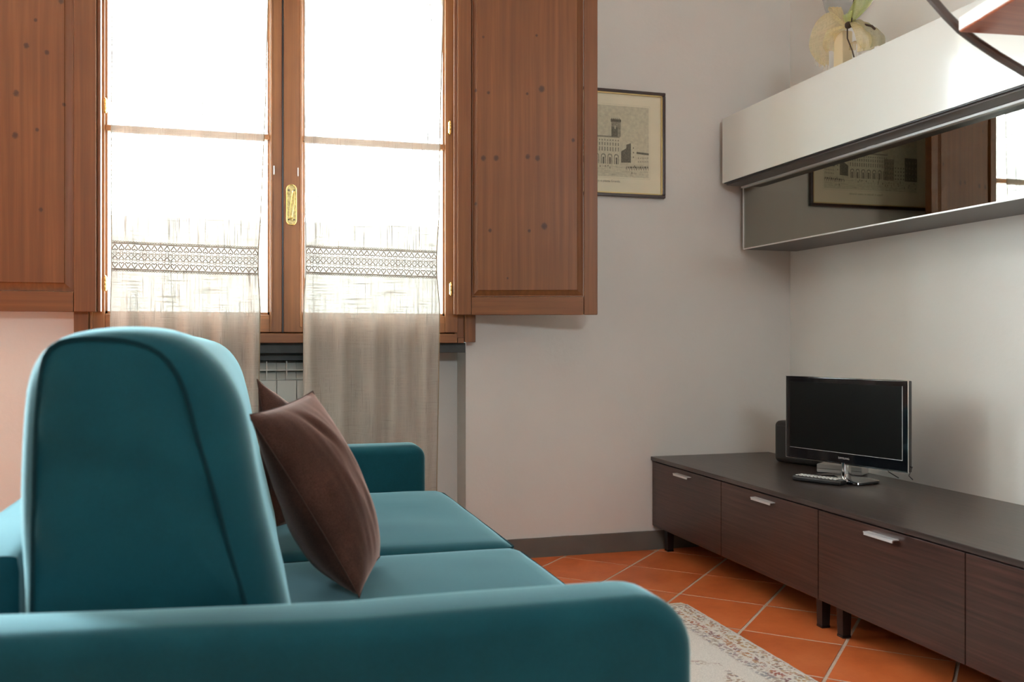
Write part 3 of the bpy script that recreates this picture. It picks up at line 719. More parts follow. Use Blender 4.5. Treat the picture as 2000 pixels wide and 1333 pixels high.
ix1 = E(1267, 260)[0]; iz1 = E(1250, 210)[1]; iz0 = E(1250, 348)[1]; ix0 = fx0+(fx1-ix1)
er(ix0-.006, iz0-.006, ix1+.006, iz1+.006, 0); er(ix0-.0045, iz0-.0045, ix1+.0045, iz1+.0045, 4)
er(ix0, iz0, ix1, iz1, 1)
yb_g = E(1200, 322)[1]
er(ix0, iz0, ix1, yb_g, 0)
# main palace, seen right half: E-pixels
px0 = E(1120, 270)[0]; px1 = E(1210, 270)[0]; pz1 = E(1180, 266)[1]
er(px0, yb_g, px1, pz1, 0); er(px0, pz1-.004, px1, pz1+.003, 2)
for r_, (ya, yb2) in enumerate(((272, 275), (278, 284), (287, 295))):
    za, zb2 = E(1185, ya)[1], E(1185, yb2)[1]
    nwin = 17
    for k in range(nwin):
        x = px0+(px1-px0)*(k+.3)/nwin
        er(x, zb2, x+(px1-px0)*.45/nwin, za, 2)
for k in range(7):
    x = px0+(px1-px0)*(k+.12)/7; w_ = (px1-px0)*.76/7; z0_, z1_ = E(1185, 320)[1], E(1185, 305)[1]
    arch = [(x, z0_), (x+w_, z0_)]+[(x+w_/2+w_/2*math.cos(a), z1_+w_*.5*math.sin(a)) for a in [PI*q/8 for q in range(9)]]
    ep(arch, 2)
    x += w_*.2; w_ *= .6
    arch = [(x, z0_), (x+w_, z0_)]+[(x+w_/2+w_/2*math.cos(a), z1_+w_*.4*math.sin(a)) for a in [PI*q/8 for q in range(9)]]
    ep(arch, 0)
    er(x+w_*.3, z0_, x+w_*.8, z1_-.004, 3)
# tower
tx0, tx1 = E(1194, 250)[0], E(1212, 250)[0]; tz1 = E(1203, 233)[1]
er(tx0, pz1, tx1, tz1, 2); er(tx0, pz1, tx0+(tx1-tx0)*.68, pz1+(tz1-pz1)*.55, 3)
er(tx0-.003, tz1-.012, tx1+.002, tz1, 3); er(tx0+(tx1-tx0)*.35, pz1+(tz1-pz1)*.45, tx0+(tx1-tx0)*.45, pz1+(tz1-pz1)*.62, 0)
for k in range(5): er(tx0+(tx1-tx0)*k/5, tz1, tx0+(tx1-tx0)*(k+.5)/5, tz1+.004, 2)
# side buildings
A = [E(*q) for q in ((1213, 318), (1232, 318), (1232, 280), (1223, 283), (1223, 290), (1213, 296))]; ep(A, 3)
B = [E(*q) for q in ((1232, 322), (1243, 322), (1243, 283), (1232, 280))]; ep(B, 0)
for py in (288, 297, 306):
    a = E(1236, py); er(a[0], a[1]-.006, a[0]+.004, a[1], 3)
D_ = [E(*q) for q in ((1243, 322), (1267, 322), (1267, 302), (1243, 299))]; ep(D_, 0)
ep([E(*q) for q in ((1243, 301), (1267, 304), (1267, 300), (1243, 297))], 3)
for r_ in range(2):
    for k in range(6):
        a = E(1246+k*3.6, 308+r_*7); er(a[0], a[1]-.006, a[0]+.0035, a[1], 2)
for k in range(9):
    a = E(1226+k*4.6, 331); er(a[0], a[1]-.004, a[0]+.008, a[1]+.012, 3 if k % 2 else 2); er(a[0]+.001, a[1]-.006, a[0]+.005, a[1]+.004, 4)
# left half (seen only in the glass-fronted cabinet): darker houses
lx = ix0
for k, (w_, h_, mi) in enumerate(((.07, .11, 3), (.06, .075, 0), (.055, .10, 2))):
    er(lx, yb_g, lx+w_, yb_g+h_, mi)
    for a in range(4):
        for b2 in range(4): er(lx+w_*(a+.25)/4, yb_g+h_*(b2+.3)/4.4, lx+w_*(a+.6)/4, yb_g+h_*(b2+.7)/4.4, 3 if mi != 3 else 2)
    lx += w_
# ground hatching and little figures
random.seed(3)
for k in range(70):
    x = random.uniform(ix0, ix1-.03); z = random.uniform(iz0+.002, yb_g-.004); er(x, z, x+random.uniform(.01, .035), z+.0007, 2)
for k in range(26):
    x = random.uniform(ix0+.01, ix1-.01); z = random.uniform(iz0+.012, yb_g-.004); h_ = random.uniform(.006, .011)
    er(x, z, x+.003, z+h_, 3)
eg.build('engraving', [M_ink0, M_ink1, M_ink2, M_ink3, M_paper], pic, sm=0, recalc=False)
def text(body, name, size, M, mat, parent, font_scale=1):
    cu = bpy.data.curves.new(name, 'FONT'); cu.body = body; cu.size = size; cu.align_x = 'CENTER'; cu.align_y = 'CENTER'
    o = bpy.data.objects.new(name, cu); COL.objects.link(o)
    bpy.context.view_layer.update()
    me = bpy.data.meshes.new_from_object(o); bpy.data.objects.remove(o)
    me.materials.clear(); me.materials.append(mat)
    ob = bpy.data.objects.new(name, me); COL.objects.link(ob); ob.parent = parent
    return ob
cp = onY(1176, 353, 3.659)
cap = text("Piazza di Arezzo vi piazza Grande.", 'caption', .0135, None, M_ink2, pic)
cap.rotation_euler = (PI/2, 0, 0); cap.location = Vector((1.458, 3.6585, cp.z)) - ORI[pic.name]
cap.data.transform(Matrix.Shear('XZ', 4, (0, 0)) if False else Matrix.Identity(4))

# ------------------------------------------------------------------ low sideboard units + worktop
XF, ZT, ZB = 1.702, .403, .105
XBK = 2.275
JY = [3.664, 3.066, 2.464, 1.861, 1.258]
def low_unit(y0, y1, ym, label):
    u = thing('sideboard_unit', ((XF+XBK)/2, (y0+y1)/2, 0), label, 'cabinet', 'wenge sideboard units')
    MB().box(XF+.020, XBK-.01, y0+.002, y1-.002, ZB+.002, ZT-.0185, bev=.001).build('carcass', M_wenge, u)
    for a, b_ in ((y0+.002, ym-.0015), (ym+.0015, y1-.002)):
        d = MB().box(XF, XF+.0185, a, b_, ZB, ZT-.022, bev=.0012).build('door', M_wenge, u)
        c = (a+b_)/2; zh = ZT-.045
        hm = MB().box(XF-.020, XF-.0165, c-.060, c+.060, zh-.0035, zh+.006, bev=.001)
        hm.box(XF-.020, XF+.001, c-.0625, c+.0625, zh+.003, zh+.006, bev=.0008)
        hm.build('handle', M_silver, d)
    for x in (XF+.055, XBK-.06):
        for y in (y0+.052, y1-.052):
            g = .016
            lg = MB().rings([[Vector((x+sx*q, y+sy*q, z)) for sx, sy in ((-1, -1), (1, -1), (1, 1), (-1, 1))] for q, z in ((g*.85, .008), (g, ZB+.002))]).build('leg', M_black, u)
            MB().box(x-g*.95, x+g*.95, y-g*.95, y+g*.95, 0, .008, bev=.002).build('foot_cap', M_gloss, lg)
    return u
low_unit(JY[2], JY[0], JY[1], 'dark wenge two-door unit in the corner, under the television')
low_unit(JY[4], JY[2], JY[3], 'dark wenge two-door unit nearest the camera, at the right edge')
wt = MB().box(XF-.006, XBK, JY[4], JY[0]+.003, ZT-.016, ZT, bev=.001).build('worktop', M_wengetop)
tag(wt, 'long dark wenge top lying across the two sideboard units', 'worktop')

# ------------------------------------------------------------------ television
pa = at(1542, 800, 3.53); pb = at(1779.5, 800, 3.08)
A2, B2 = Vector((pa.x, pa.y)), Vector((pb.x, pb.y)); ctr = (A2+B2)/2; dt = (B2-A2); Wt = dt.length; rt_ = math.atan2(dt.y, dt.x)
zb_t, zt_t = .462, .770
tv = thing('television', (ctr.x, ctr.y, ZT), 'small flat black television with chrome-lined bezel standing on the worktop', 'television', rz=rt_)
zz = lambda z: z-ZT
h2 = Wt/2; bz = .020
# local x to the right along the screen, local -y faces the room
MB().box(-h2, h2, -.018, .006, zz(zb_t), zz(zt_t), bev=.004).build('housing', M_gloss, tv, local=True)
MB().box(-h2+.03, h2-.03, .006, .04, zz(zb_t)+.03, zz(zt_t)-.03, bev=.01).build('rear_cover', M_black, tv, local=True)
sb = .040
MB().box(-h2+bz, h2-bz, -.0188, -.016, zz(zb_t)+sb, zz(zt_t)-bz).build('screen', M_screen, tv, local=True)
def border(x0, x1, z0, z1, w_, y0, y1):
    return MB().box(x0, x1, y0, y1, z0, z0+w_).box(x0, x1, y0, y1, z1-w_, z1).box(x0, x0+w_, y0, y1, z0, z1).box(x1-w_, x1, y0, y1, z0, z1)
border(-h2-.001, h2+.001, zz(zb_t)-.001, zz(zt_t)+.001, .0015, -.0185, -.014).build('chrome_edge', M_chrome, tv, local=True)
fi = MB(); x0, x1, z0, z1 = -h2+bz-.001, h2-bz+.001, zz(zb_t)+sb-.001, zz(zt_t)-bz+.001
fi.box(x0, x1, -.0194, -.0185, z0, z0+.0013).box(x1-.0013, x1, -.0194, -.0185, z0, z1)
fi.build('screen_trim', M_silver, tv, local=True)
lt = text('SAMSUNG', 'lettering', .0095, None, M_letter, tv)
lt.rotation_euler = (PI/2, 0, 0); lt.location = (.005, -.0192, zz(zb_t)+.021); lt.scale = (1.1, 1, 1)
nk = MB().tube([(0, .0, .012), (0, .0, zz(zb_t)+.005)], .014, 16, sx=1.5)
nk.build('neck', M_chrome, tv, local=True)
bs = MB()
def rr(w_, d_, r, z, n=6):
    out = []
    for cx, cy, a0 in ((w_-r, d_-r, 0), (-w_+r, d_-r, 90), (-w_+r, -d_+r, 180), (w_-r, -d_+r, 270)):
        for k in range(n+1):
            a = math.radians(a0+90*k/n); out.append(Vector((cx+r*math.cos(a), cy+r*math.sin(a)-.01, z)))
    return out
bs.rings([rr(.110, .064, .03, 0), rr(.113, .067, .03, .003), rr(.112, .066, .03, .009), rr(.09, .05, .03, .014), rr(.03, .02, .018, .016)])
bs.build('base', M_gloss, tv, local=True)
cb = MB()
Rz = Matrix.Rotation(-rt_, 3, 'Z')
def tvl(p): return Rz @ (Vector(p)-Vector((ctr.x, ctr.y, ZT)))
for pts in ([at(1715, 905, 3.12), onZ(1735, 922, .43), onZ(1755, 934, ZT+.004)], [at(1763, 915, 3.05), onZ(1775, 930, .42), onZ(1783, 938, ZT+.004)]):
    p0 = tvl(pts[0]); p0.y = .0; cb.tube([p0, tvl(pts[1]), tvl(pts[2])], .0017, 6)
cb.build('cable', M_black, tv, local=True)

# speaker behind the television
p, q = Vector((2.105, 3.36)), Vector((2.17, 3.150)); dd = q-p; rs = math.atan2(dd.y, dd.x)
sp = thing('speaker', ((p.x+q.x)/2+.06, (p.y+q.y)/2+.02, ZT), 'dark grey rounded speaker box behind the left side of the television', 'speaker', rz=rs)
def soft_box(x0, x1, y0, y1, z0, z1, r, crown=0, n=12, M=None, side=0):
    t = bmesh.new(); bmesh.ops.create_cube(t, size=1)
    bmesh.ops.subdivide_edges(t, edges=t.edges[:], cuts=n, use_grid_fill=True)
    lo, hi = Vector((x0, y0, z0)), Vector((x1, y1, z1))
    for v in t.verts:
        u = v.co*2                                   # -1..1
        # concentrate grid lines near the edges
        u = Vector([math.copysign(abs(c)**.65, c) for c in u])
        p = Vector([(lo[i]+hi[i])/2+u[i]*(hi[i]-lo[i])/2 for i in range(3)])
        inn = Vector([min(max(p[i], lo[i]+r), hi[i]-r) for i in range(3)])
        d = p-inn
        if d.length > 1e-9: p = inn+d.normalized()*r
        if crown:
            w_ = (1-u.x**4)*(1-u.y**4)
            if u.z > 0: p.z += crown*w_*u.z
        if side:
            p.x += side*(1-u.y**2)*(1-u.z**2)*max(u.x, 0)
        v.co = p
    bmesh.ops.remove_doubles(t, verts=t.verts[:], dist=1e-5)
    m = MB(); m.add(t, 0, M); return m
soft_box(-dd.length/2, dd.length/2, -.06, .06, 0, .172, .022).build('enclosure', M_speaker, sp, local=True)
MB().box(-dd.length/2+.02, dd.length/2-.02, -.0625, -.058, .02, .152, bev=.002).build('grille', M_speaker, sp, local=True)

# white box behind the television foot
p, q = onZ(1597, 924, ZT), onZ(1664, 930, ZT)
dd2 = Vector((q.x-p.x, q.y-p.y)); rb_ = math.atan2(dd2.y, dd2.x)
wb = thing('white_router', (p.x+dd2.x/2+.045, p.y+dd2.y/2+.015, ZT), 'low white plastic box lying behind the television foot', 'router', rz=rb_)
MB().box(-.085, .085, -.04, .04, .002, .034, bev=.005).build('case', M_white, wb, local=True)
MB().box(-.083, .083, -.041, .039, .016, .0175).build('seam', M_grey, wb, local=True)
for x in (-.06, .06): MB().box(x-.01, x+.01, -.02, .02, 0, .003).build('foot', M_black, wb, local=True)

# remote control
p, q = onZ(1553, 932, ZT+.01), onZ(1648, 944, ZT+.01)
dr = Vector((q.x-p.x, q.y-p.y)); rr_ = math.atan2(dr.y, dr.x); Lr = dr.length
rm = thing('remote_control', (p.x+dr.x/2, p.y+dr.y/2, ZT), 'black remote control with rows of silver buttons lying before the television', 'remote', rz=rr_)
soft_box(-Lr/2, Lr/2, -.024, .024, 0, .020, .008, n=8).build('body', M_black, rm, local=True)
k0 = None
for i in range(11):
    for j in range(3):
        if k0 is None:
            k0 = MB().box(-.005, .005, -.0045, .0045, .018, .0225, bev=.001).build('button', M_silver, rm, local=True); k = k0
        else:
            k = k0.copy(); COL.objects.link(k)
        k.location = (-Lr/2+.018+i*.0148, -.0135+j*.0135, 0)

# ------------------------------------------------------------------ wall cabinets
XG = 2.121; YE1, YE0 = 3.622, 1.82
ZG_0, ZG_1 = 1.307, 1.585
gc = thing('glass_fronted_wall_cabinet', ((XG+XR)/2, (YE0+YE1)/2, ZG_0), 'long low wall cabinet with smoked mirror-like glass front under the white one', 'cabinet')
c = MB(); T = .016
c.box(XG+.006, XR, YE0, YE1, ZG_0, ZG_0+T).box(XG+.006, XR, YE0, YE1, ZG_1-T, ZG_1).box(XG+.006, XR, YE1-T, YE1, ZG_0+T, ZG_1-T).box(XG+.006, XR, YE0, YE0+T, ZG_0+T, ZG_1-T).box(XR-.008, XR, YE0+T, YE1-T, ZG_0+T, ZG_1-T)
c.build('carcass', M_grey, gc)
dr_ = MB().box(XG, XG+.004, YE0+.004, YE1-.004, ZG_0+.004, ZG_1-.004).build('glass_door', M_smoked, gc)
def yborder(y0, y1, z0, z1, w_, x0, x1):
    return MB().box(x0, x1, y0, y1, z0, z0+w_).box(x0, x1, y0, y1, z1-w_, z1).box(x0, x1, y0, y0+w_, z0, z1).box(x0, x1, y1-w_, y1, z0, z1)
yborder(YE0, YE1, ZG_0, ZG_1, .0045, XG-.003, XG+.005).build('door_frame', M_silver, dr_)
yborder(YE0+.006, YE1-.006, ZG_0+.006, ZG_1-.006, .010, XG+.0042, XG+.0052).build('door_frame_inner', plain('inner_frame_olive', (.16, .15, .11), .4), dr_)
MB().box(XG-.012, XG+.002, YE0, YE1, ZG_1-.007, ZG_1+.0005).build('grip_lip', M_silver, dr_)
ly = onX(1702, 282, XG-.01).y
MB().box(XG-.016, XG, ly-.02, ly+.02, ZG_1, ZG_1+.007, bev=.001).build('latch', M_chrome, dr_)
dvy = onX(1740, 365, XG+.02).y
MB().box(XG+.010, XR-.02, dvy-.002, dvy+.002, ZG_0+T, ZG_1-T).build('divider', plain('glass_edge', (.60, .58, .42), .2), gc)

XWF = 2.017; zw0, zw1 = 1.595, 1.878
wc = thing('white_wall_cabinet', ((XWF+XR)/2, (YE0+YE1)/2, zw0), 'long glossy white wall cabinet above the glass-fronted one', 'cabinet')
MB().box(XWF+.019, XR, YE0+.002, YE1-.002, zw0-.008, zw1-.001, bev=.001).build('carcass', M_grey, wc)
MB().box(XWF, XWF+.0185, YE0, YE1, zw0, zw1, bev=.0012).build('door', M_lacq, wc)
MB().box(XWF+.004, XWF+.012, YE0+.01, YE1-.01, zw0-.004, zw0+.001).build('door_seal', M_black, wc)

# wine glasses behind the smoked glass
def glass_mesh(kind):
    m = MB()
    if kind == 'wine':
        prof = [(.0001, 0), (.032, .0), (.031, .002), (.006, .006), (.0035, .012), (.0035, .075), (.006, .082), (.026, .10), (.034, .125), (.034, .145), (.028, .185), (.0272, .185), (.033, .145), (.033, .125), (.025, .102), (.0001, .086)]
    else:
        prof = [(.0001, 0), (.029, .0), (.028, .002), (.006, .006), (.003, .012), (.003, .065), (.006, .075), (.020, .11), (.023, .15), (.0205, .215), (.0197, .215), (.022, .15), (.019, .112), (.0001, .08)]
    return m.lathe(prof, (0, 0, 0), 18)
zg = ZG_0+T
spots = [('flute', 1597, .09), ('flute', 1652, .06), ('flute', 1672, .15), ('flute', 1700, .05), ('flute', 1724, .14), ('wine', 1765, .05), ('wine', 1784, .13), ('wine', 1803, .04), ('wine', 1826, .13), ('wine', 1857, .06), ('wine', 1882, .14), ('wine', 1920, .07)]
proto = {}
names = {'flute': 'champagne_flute', 'wine': 'wine_glass'}
order = {}
desc = ['farthest left behind the smoked glass', 'second from the left behind the smoked glass', 'third from the left, near the cabinet back', 'fourth from the left, close to the glass', 'fifth from the left, beside the pale divider',
        'just right of the pale divider, close to the glass', 'second right of the divider, near the cabinet back', 'third right of the divider, close to the glass', 'fourth right of the divider, near the cabinet back', 'fifth right of the divider, close to the glass', 'sixth right of the divider, near the cabinet back', 'farthest right behind the smoked glass']
for i, (kd, px, dx) in enumerate(spots):
    X_ = XG+.02+dx+.03; p = onX(px, 400, X_)
    if kd not in proto: o = glass_mesh(kd).build(names[kd], M_clear); proto[kd] = o
    else: o = proto[kd].copy(); COL.objects.link(o)
    o.location = (X_, min(p.y, YE1-.06), zg+.0005)
    tag(o, ('clear champagne flute ' if kd == 'flute' else 'clear stemmed wine glass ')+desc[i], 'glass', 'stemware inside the glass-fronted cabinet')

# ------------------------------------------------------------------ bow-tied candle on the white cabinet
XO = 2.16
def O(px, py, dx=0): return onX(px, py, XO+dx)
kn = O(1657, 49, -.035)
bow = thing('bow_wrapped_candle', (XO, O(1655, 60).y, zw1), 'cream block candle tied with yellow and green gauze bows on the white cabinet', 'candle')
cy = O(1647, 100).y
zc1 = O(1650, 62).z
MB().box(XO-.022, XO+.022, cy-.026, cy+.030, zw1, zc1, bev=.004).build('candle', M_candle, bow)
def ribbon(path, widths, name, mat, wdir=None, cup=.0):
    """strip following path of points; each with half-width vector"""
    m = MB(); n = len(path); K = 8; SUB = 6
    P_ = [Vector(p) for p in path]; 
    def cr(L, t):
        i = min(int(t), len(L)-2); f = t-i
        a, b_, c_, d_ = L[max(i-1, 0)], L[i], L[i+1], L[min(i+2, len(L)-1)]
        return .5*((2*b_)+(c_-a)*f+(2*a-5*b_+4*c_-d_)*f*f+(3*b_-a-3*c_+d_)*f**3)
    rows = []
    tot = (n-1)*SUB
    for s_ in range(tot+1):
        t = s_/SUB; p = cr(P_, t); w_ = cr([Vector(x) for x in widths], t)
        q = cr(P_, min(t+.05, n-1))-cr(P_, max(t-.05, 0)); nn = q.cross(w_)
        nn = nn.normalized() if nn.length > 1e-9 else Vector((1, 0, 0))
        rows.append([m.b.verts.new(p+w_*(2*k/K-1)+nn*(cup*(1-(2*k/K-1)**2)+.002*math.sin(k*2.1+s_*.5))) for k in range(K+1)])
    m.skin(rows, 0, False, False)
    o = m.build(name, mat, bow, recalc=False, sm=60); return o
S = .00195
def PX(px, py, dx=-.035): return O(px, py, dx)
# widths are world vectors: roughly (depth, along wall, up)
def wv(dx, dpx, dpy): return Vector((dx, -dpx*S*1.25, -dpy*S))
ribbon([PX(1655, 50), PX(1635, 40), PX(1612, 55), PX(1600, 85), PX(1606, 112), PX(1615, 130)], [wv(.006, 2, 5), wv(.02, 3, 16), wv(.02, 12, 16), wv(.02, 15, 0), wv(.012, 10, -3), wv(.005, 2, 0)], 'gauze_loop', M_organ, cup=.012)
ribbon([PX(1655, 52), PX(1628, 62), PX(1618, 85), PX(1622, 102)], [wv(.004, 2, 4), wv(.012, 8, 6), wv(.012, 8, 0), wv(.008, 5, 0)], 'gauze_loop', M_organ, cup=.01)
ribbon([PX(1652, 48), PX(1634, 36), PX(1627, 20), PX(1632, 14), PX(1640, 26), PX(1650, 46)], [wv(.006, 2, 3), wv(.014, 2, 3), wv(.018, 2, 1), wv(.018, 2, 0), wv(.014, 2, 1), wv(.005, 2, 1)], 'gauze_loop', M_organ)
ribbon([PX(1659, 50), PX(1672, 52), PX(1686, 66), PX(1692, 84), PX(1690, 100)], [wv(.006, 1, 3), wv(.02, 4, 8), wv(.02, 10, 6), wv(.02, 10, 0), wv(.02, 8, 0)], 'gauze_loop', M_organ, cup=.012)
ribbon([PX(1660, 50, -.01), PX(1680, 46, -.01), PX(1700, 55, -.01), PX(1712, 75, -.01), PX(1714, 92, -.01)], [wv(.006, 1, 2), wv(.02, 3, 8), wv(.02, 10, 8), wv(.02, 8, 0), wv(.02, 6, 0)], 'gauze_loop', M_organ3, cup=.01)
ribbon([PX(1664, 98, -.045), PX(1668, 84, -.045), PX(1676, 81, -.045), PX(1684, 86, -.045), PX(1688, 96, -.045)], [wv(.012, 1, 0)]*5, 'gauze_loop', M_organ)
ribbon([PX(1659, 47, -.03), PX(1668, 30, -.03), PX(1682, 10, -.03), PX(1690, -8, -.03)], [wv(.004, 4, 0), wv(.01, 11, 3), wv(.012, 17, 4), wv(.012, 16, 5)], 'gauze_tail', M_organ2, cup=.01)
ribbon([PX(1658, 47, -.045), PX(1655, 35, -.045), PX(1656, 24, -.045)], [wv(.004, 3, 0), wv(.006, 6, 0), wv(.006, 8, -2)], 'gauze_tail', M_organ2, cup=.006)
MB().tube([PX(1660, 52), PX(1664, 30, -.02), PX(1668, 8, -.01), PX(1672, -25, 0)], .005, 7).tube([PX(1655, 50, -.05), PX(1655, 75, -.06), PX(1665, 100, -.06), PX(1668, 112, -.055)], .0025, 6).tube([PX(1690, 48, -.02), PX(1703, 51, -.025), PX(1709, 57, -.02)], .004, 6).build('twig', M_stem, bow)
soft_box(-.011, .011, -.012, .012, -.012, .012, .009, n=4, M=Matrix.Translation(PX(1657, 49, -.045))).build('knot', M_stem, bow)
fr = MB()
for k in range(13):
    x = 1593+k*1.9; y = 104+k*1.6; l = random.uniform(16, 26)
    p_, q_ = PX(x, y, -.03), PX(x+random.uniform(-4, 4), min(y+l, 137), -.035)
    fr.tube([p_, (p_+q_)/2+Vector((0, random.uniform(-.003, .003), 0)), q_], .0012, 4)
for k in range(5):
    p_, q_ = PX(1668+k*4, 86, -.05), PX(1668+k*4, 112, -.05); fr.tube([p_, q_], .0008, 4)
f_ = fr.build('fringe', plain('gauze_fringe', (.80, .76, .62), .8), bow); f_['kind'] = 'stuff'

# wall lamp: frosted grey glass bowl behind the bow
lc_ = onX(1652, -30, XR-.03)
lamp = thing('wall_lamp', (XR, lc_.y, lc_.z), 'round grey frosted glass wall lamp behind the candle bow, cut by the top edge', 'lamp')
prof = [(.001, .075), (.03, .073), (.065, .064), (.10, .045), (.125, .022), (.138, .0), (.134, .0), (.120, .020), (.095, .041), (.062, .059), (.03, .068), (.001, .07)]
m = MB(); nS = 40
m.rings([[Vector((XR-.02-h_, lc_.y+r*1.12*math.cos(2*PI*k/nS), lc_.z+r*1.12*math.sin(2*PI*k/nS))) for k in range(nS)] for r, h_ in prof])
m.build('glass_bowl', M_shade, lamp)
MB().tube([(XR, lc_.y, lc_.z), (XR-.05, lc_.y, lc_.z)], .05, 24).build('wall_mount', M_steel, lamp)

# ------------------------------------------------------------------ stair tread and curved steel rail at the top right corner
TT = 2.0
cA = at(1874, 63, TT); cz1 = at(1874, 33, TT).z
d1 = (Vector((SN, CS, 0)) + Vector((CS, -SN, 0))*(-137/FL)).normalized()
d2 = (Vector((SN, CS, 0)) + Vector((CS, -SN, 0))*6.5).normalized()
stair = thing('open_staircase', (cA.x+.2, cA.y-.4, 0), 'orange-brown stair tread on a curved grey steel rail, cut by the top right corner', 'staircase')
m = MB(); Lx, Ly = .80, .34
bot = [cA, cA+d2*Lx, cA+d2*Lx-d1*Ly, cA-d1*Ly]
mm_ = [[Vector((p.x, p.y, z)) for p in bot] for z in (cA.z, cz1)]
def ins(P_, e):
    c_ = sum(P_, Vector())/4; return [p+(c_-p).normalized()*e for p in P_]
m.rings([ins(mm_[0], .003), [p+Vector((0, 0, .002)) for p in mm_[0]], [p-Vector((0, 0, .002)) for p in mm_[1]], ins(mm_[1], .003)])
tr = m.build('tread', M_orange, stair)
eb_ = MB(); off = Vector((-d2.x, -d2.y, 0))*.0015
q0 = cA+off; q1 = cA-d1*Ly+off
eb_.rings([[Vector((q0.x, q0.y, cA.z+.004)), Vector((q0.x, q0.y, cz1-.002)), Vector((q0.x, q0.y, cz1-.002))-off*2, Vector((q0.x, q0.y, cA.z+.004))-off*2],
           [Vector((q1.x, q1.y, cA.z+.004)), Vector((q1.x, q1.y, cz1-.002)), Vector((q1.x, q1.y, cz1-.002))-off*2, Vector((q1.x, q1.y, cA.z+.004))-off*2]])
e_ = eb_.build('edge_glare', plain('painted_edge_glare', (.88, .85, .80), .12, coat=.5), tr); e_['label'] = 'window glare painted pale on the edge'  # white band paints the window's glare onto the wooden edge
pth = [Vector((1.05, 2.05, 2.88)), at(1640, -260, 2.12), at(1740, -105, 2.08), at(1815, -8, 2.05), at(1848, 30, 2.04), at(1876, 58, 2.035), at(1905, 80, 2.03), at(1950, 110, 2.02), at(2000, 140, 2.0), at(2080, 178, 1.96), Vector((1.70, 1.30, 1.15)), Vector((1.66, 1.10, .70)), Vector((1.62, 1.0, .0))]
MB().tube(pth, .0095, 10).build('steel_rail', M_steel, stair)

# ------------------------------------------------------------------ rug
rx1 = 1.455; ry1 = onZ(1345, 1183, 0).y
rug = MB(); rx0_, ry0_ = .66, .55
cxr, cyr = (rx0_+rx1)/2, (ry0_+ry1)/2
M_rug = rug_mat(rx1-cxr, ry1-cyr)
random.seed(5)
nx, ny = 60, 110
def rs_(u, v):
    x = rx0_+(rx1-rx0_)*u; y = ry0_+(ry1-ry0_)*v
    ed = min(u, 1-u, v*2, (1-v)*2)
    return Vector((x+.0015*noise.noise(Vector((0, y*30, 0))) * (1 if u > .99 else 0)-cxr, y-cyr, .009*min(1, ed*60+.45)+.0012*noise.noise(Vector((x*60, y*60, 0)))))
rug.grid(rs_, nx, ny)
rug.box(rx0_-cxr+.001, rx1-cxr-.001, ry0_-cyr+.001, ry1-cyr-.001, .0005, .004)
ro = rug.build('rug', M_rug); ro.location = (cxr, cyr, 0)
tag(ro, 'cream oriental rug with faded red and ochre border on the terracotta floor', 'rug')
fg = MB()
for k in range(150):
    x = rx0_+.01+(rx1-rx0_-.02)*k/149
    fg.tube([(x-cxr, ry1-cyr-.002, .006), (x-cxr+random.uniform(-.004, .004), ry1-cyr+.012, .004), (x-cxr+random.uniform(-.008, .008), ry1-cyr+.028, .0025)], .0014, 4)
fo = fg.build('fringe', plain('rug_fringe', (.62, .58, .48), .95), ro, local=True); fo['kind'] = 'stuff'

# ------------------------------------------------------------------ sofa
sofa = thing('sofa', (.1, 2.3, 0), 'teal fabric two-seater sofa seen from its near arm, back towards the left', 'sofa')
def resample(pts, n):
    P_ = [Vector(p) for p in pts]; L = [0]
    for a, b_ in zip(P_, P_[1:]): L.append(L[-1]+(b_-a).length)
    out = []
    for k in range(n):
        s_ = L[-1]*k/(n-1); i = 0
        while i < len(L)-2 and L[i+1] < s_: i += 1
        f = (s_-L[i])/max(1e-9, L[i+1]-L[i]); out.append(P_[i].lerp(P_[i+1], f))
    return out
def smooth(P_, it=2):
    for _ in range(it):
        P_ = [P_[0]]+[P_[i]*.5+(P_[i-1]+P_[i+1])*.25 for i in range(1, len(P_)-1)]+[P_[-1]]
    return P_
YN = 1.385
seam_px = [(490, 1215), (478, 1171), (451, 1084), (418, 957), (385, 853), (363, 759), (335, 704), (308, 680), (264, 665), (192, 659), (110, 661.5), (84, 677), (78, 737), (70, 820), (66, 985), (63, 1100), (62, 1215)]
S_ = [Vector((onY(x, y, YN).x, onY(x, y, YN).z)) for x, y in seam_px]
# main cross-section a little larger, rounded
M_sil = [(574, 1215), (565, 1180), (545, 1095), (520, 1000), (500, 900), (484, 815), (470, 765), (430, 700), (375, 655), (300, 637), (220, 638), (150, 647), (88, 672), (58, 722), (47, 850), (43, 960), (46, 1045), (55, 1110), (58, 1215)]
YM = 1.47
Mx = [Vector((onY(x, y, YM).x, onY(x, y, YM).z)) for x, y in M_sil]
NN = 56
Sr = smooth(resample(S_, NN), 3); Mr = smooth(resample(Mx, NN), 3)
def ringpts(R_, Y): return [Vector((p.x, Y, p.y)) for p in R_]
def lerpR(a, b_, f): return [p.lerp(q_, f) for p, q_ in zip(a, b_)]
cS = sum(Sr, Vector((0, 0)))/NN
def scaleR(R_, k): return [cS+(p-cS)*k for p in R_]
bk = MB(); Rs = []
for k, y in ((.03, YN-.020), (.18, YN-.020), (.34, YN-.019), (.5, YN-.018), (.65, YN-.016), (.78, YN-.012), (.88, YN-.008), (.95, YN-.004), (1.0, YN)): Rs.append(ringpts(scaleR(Sr, k), y))
for a in (8, 22, 36, 50, 64, 78, 90):
    r_ = math.radians(a); Rs.append(ringpts(lerpR(Sr, Mr, math.sin(r_)), YN+.004+.10*(1-math.cos(r_))))
Yfar = 3.24
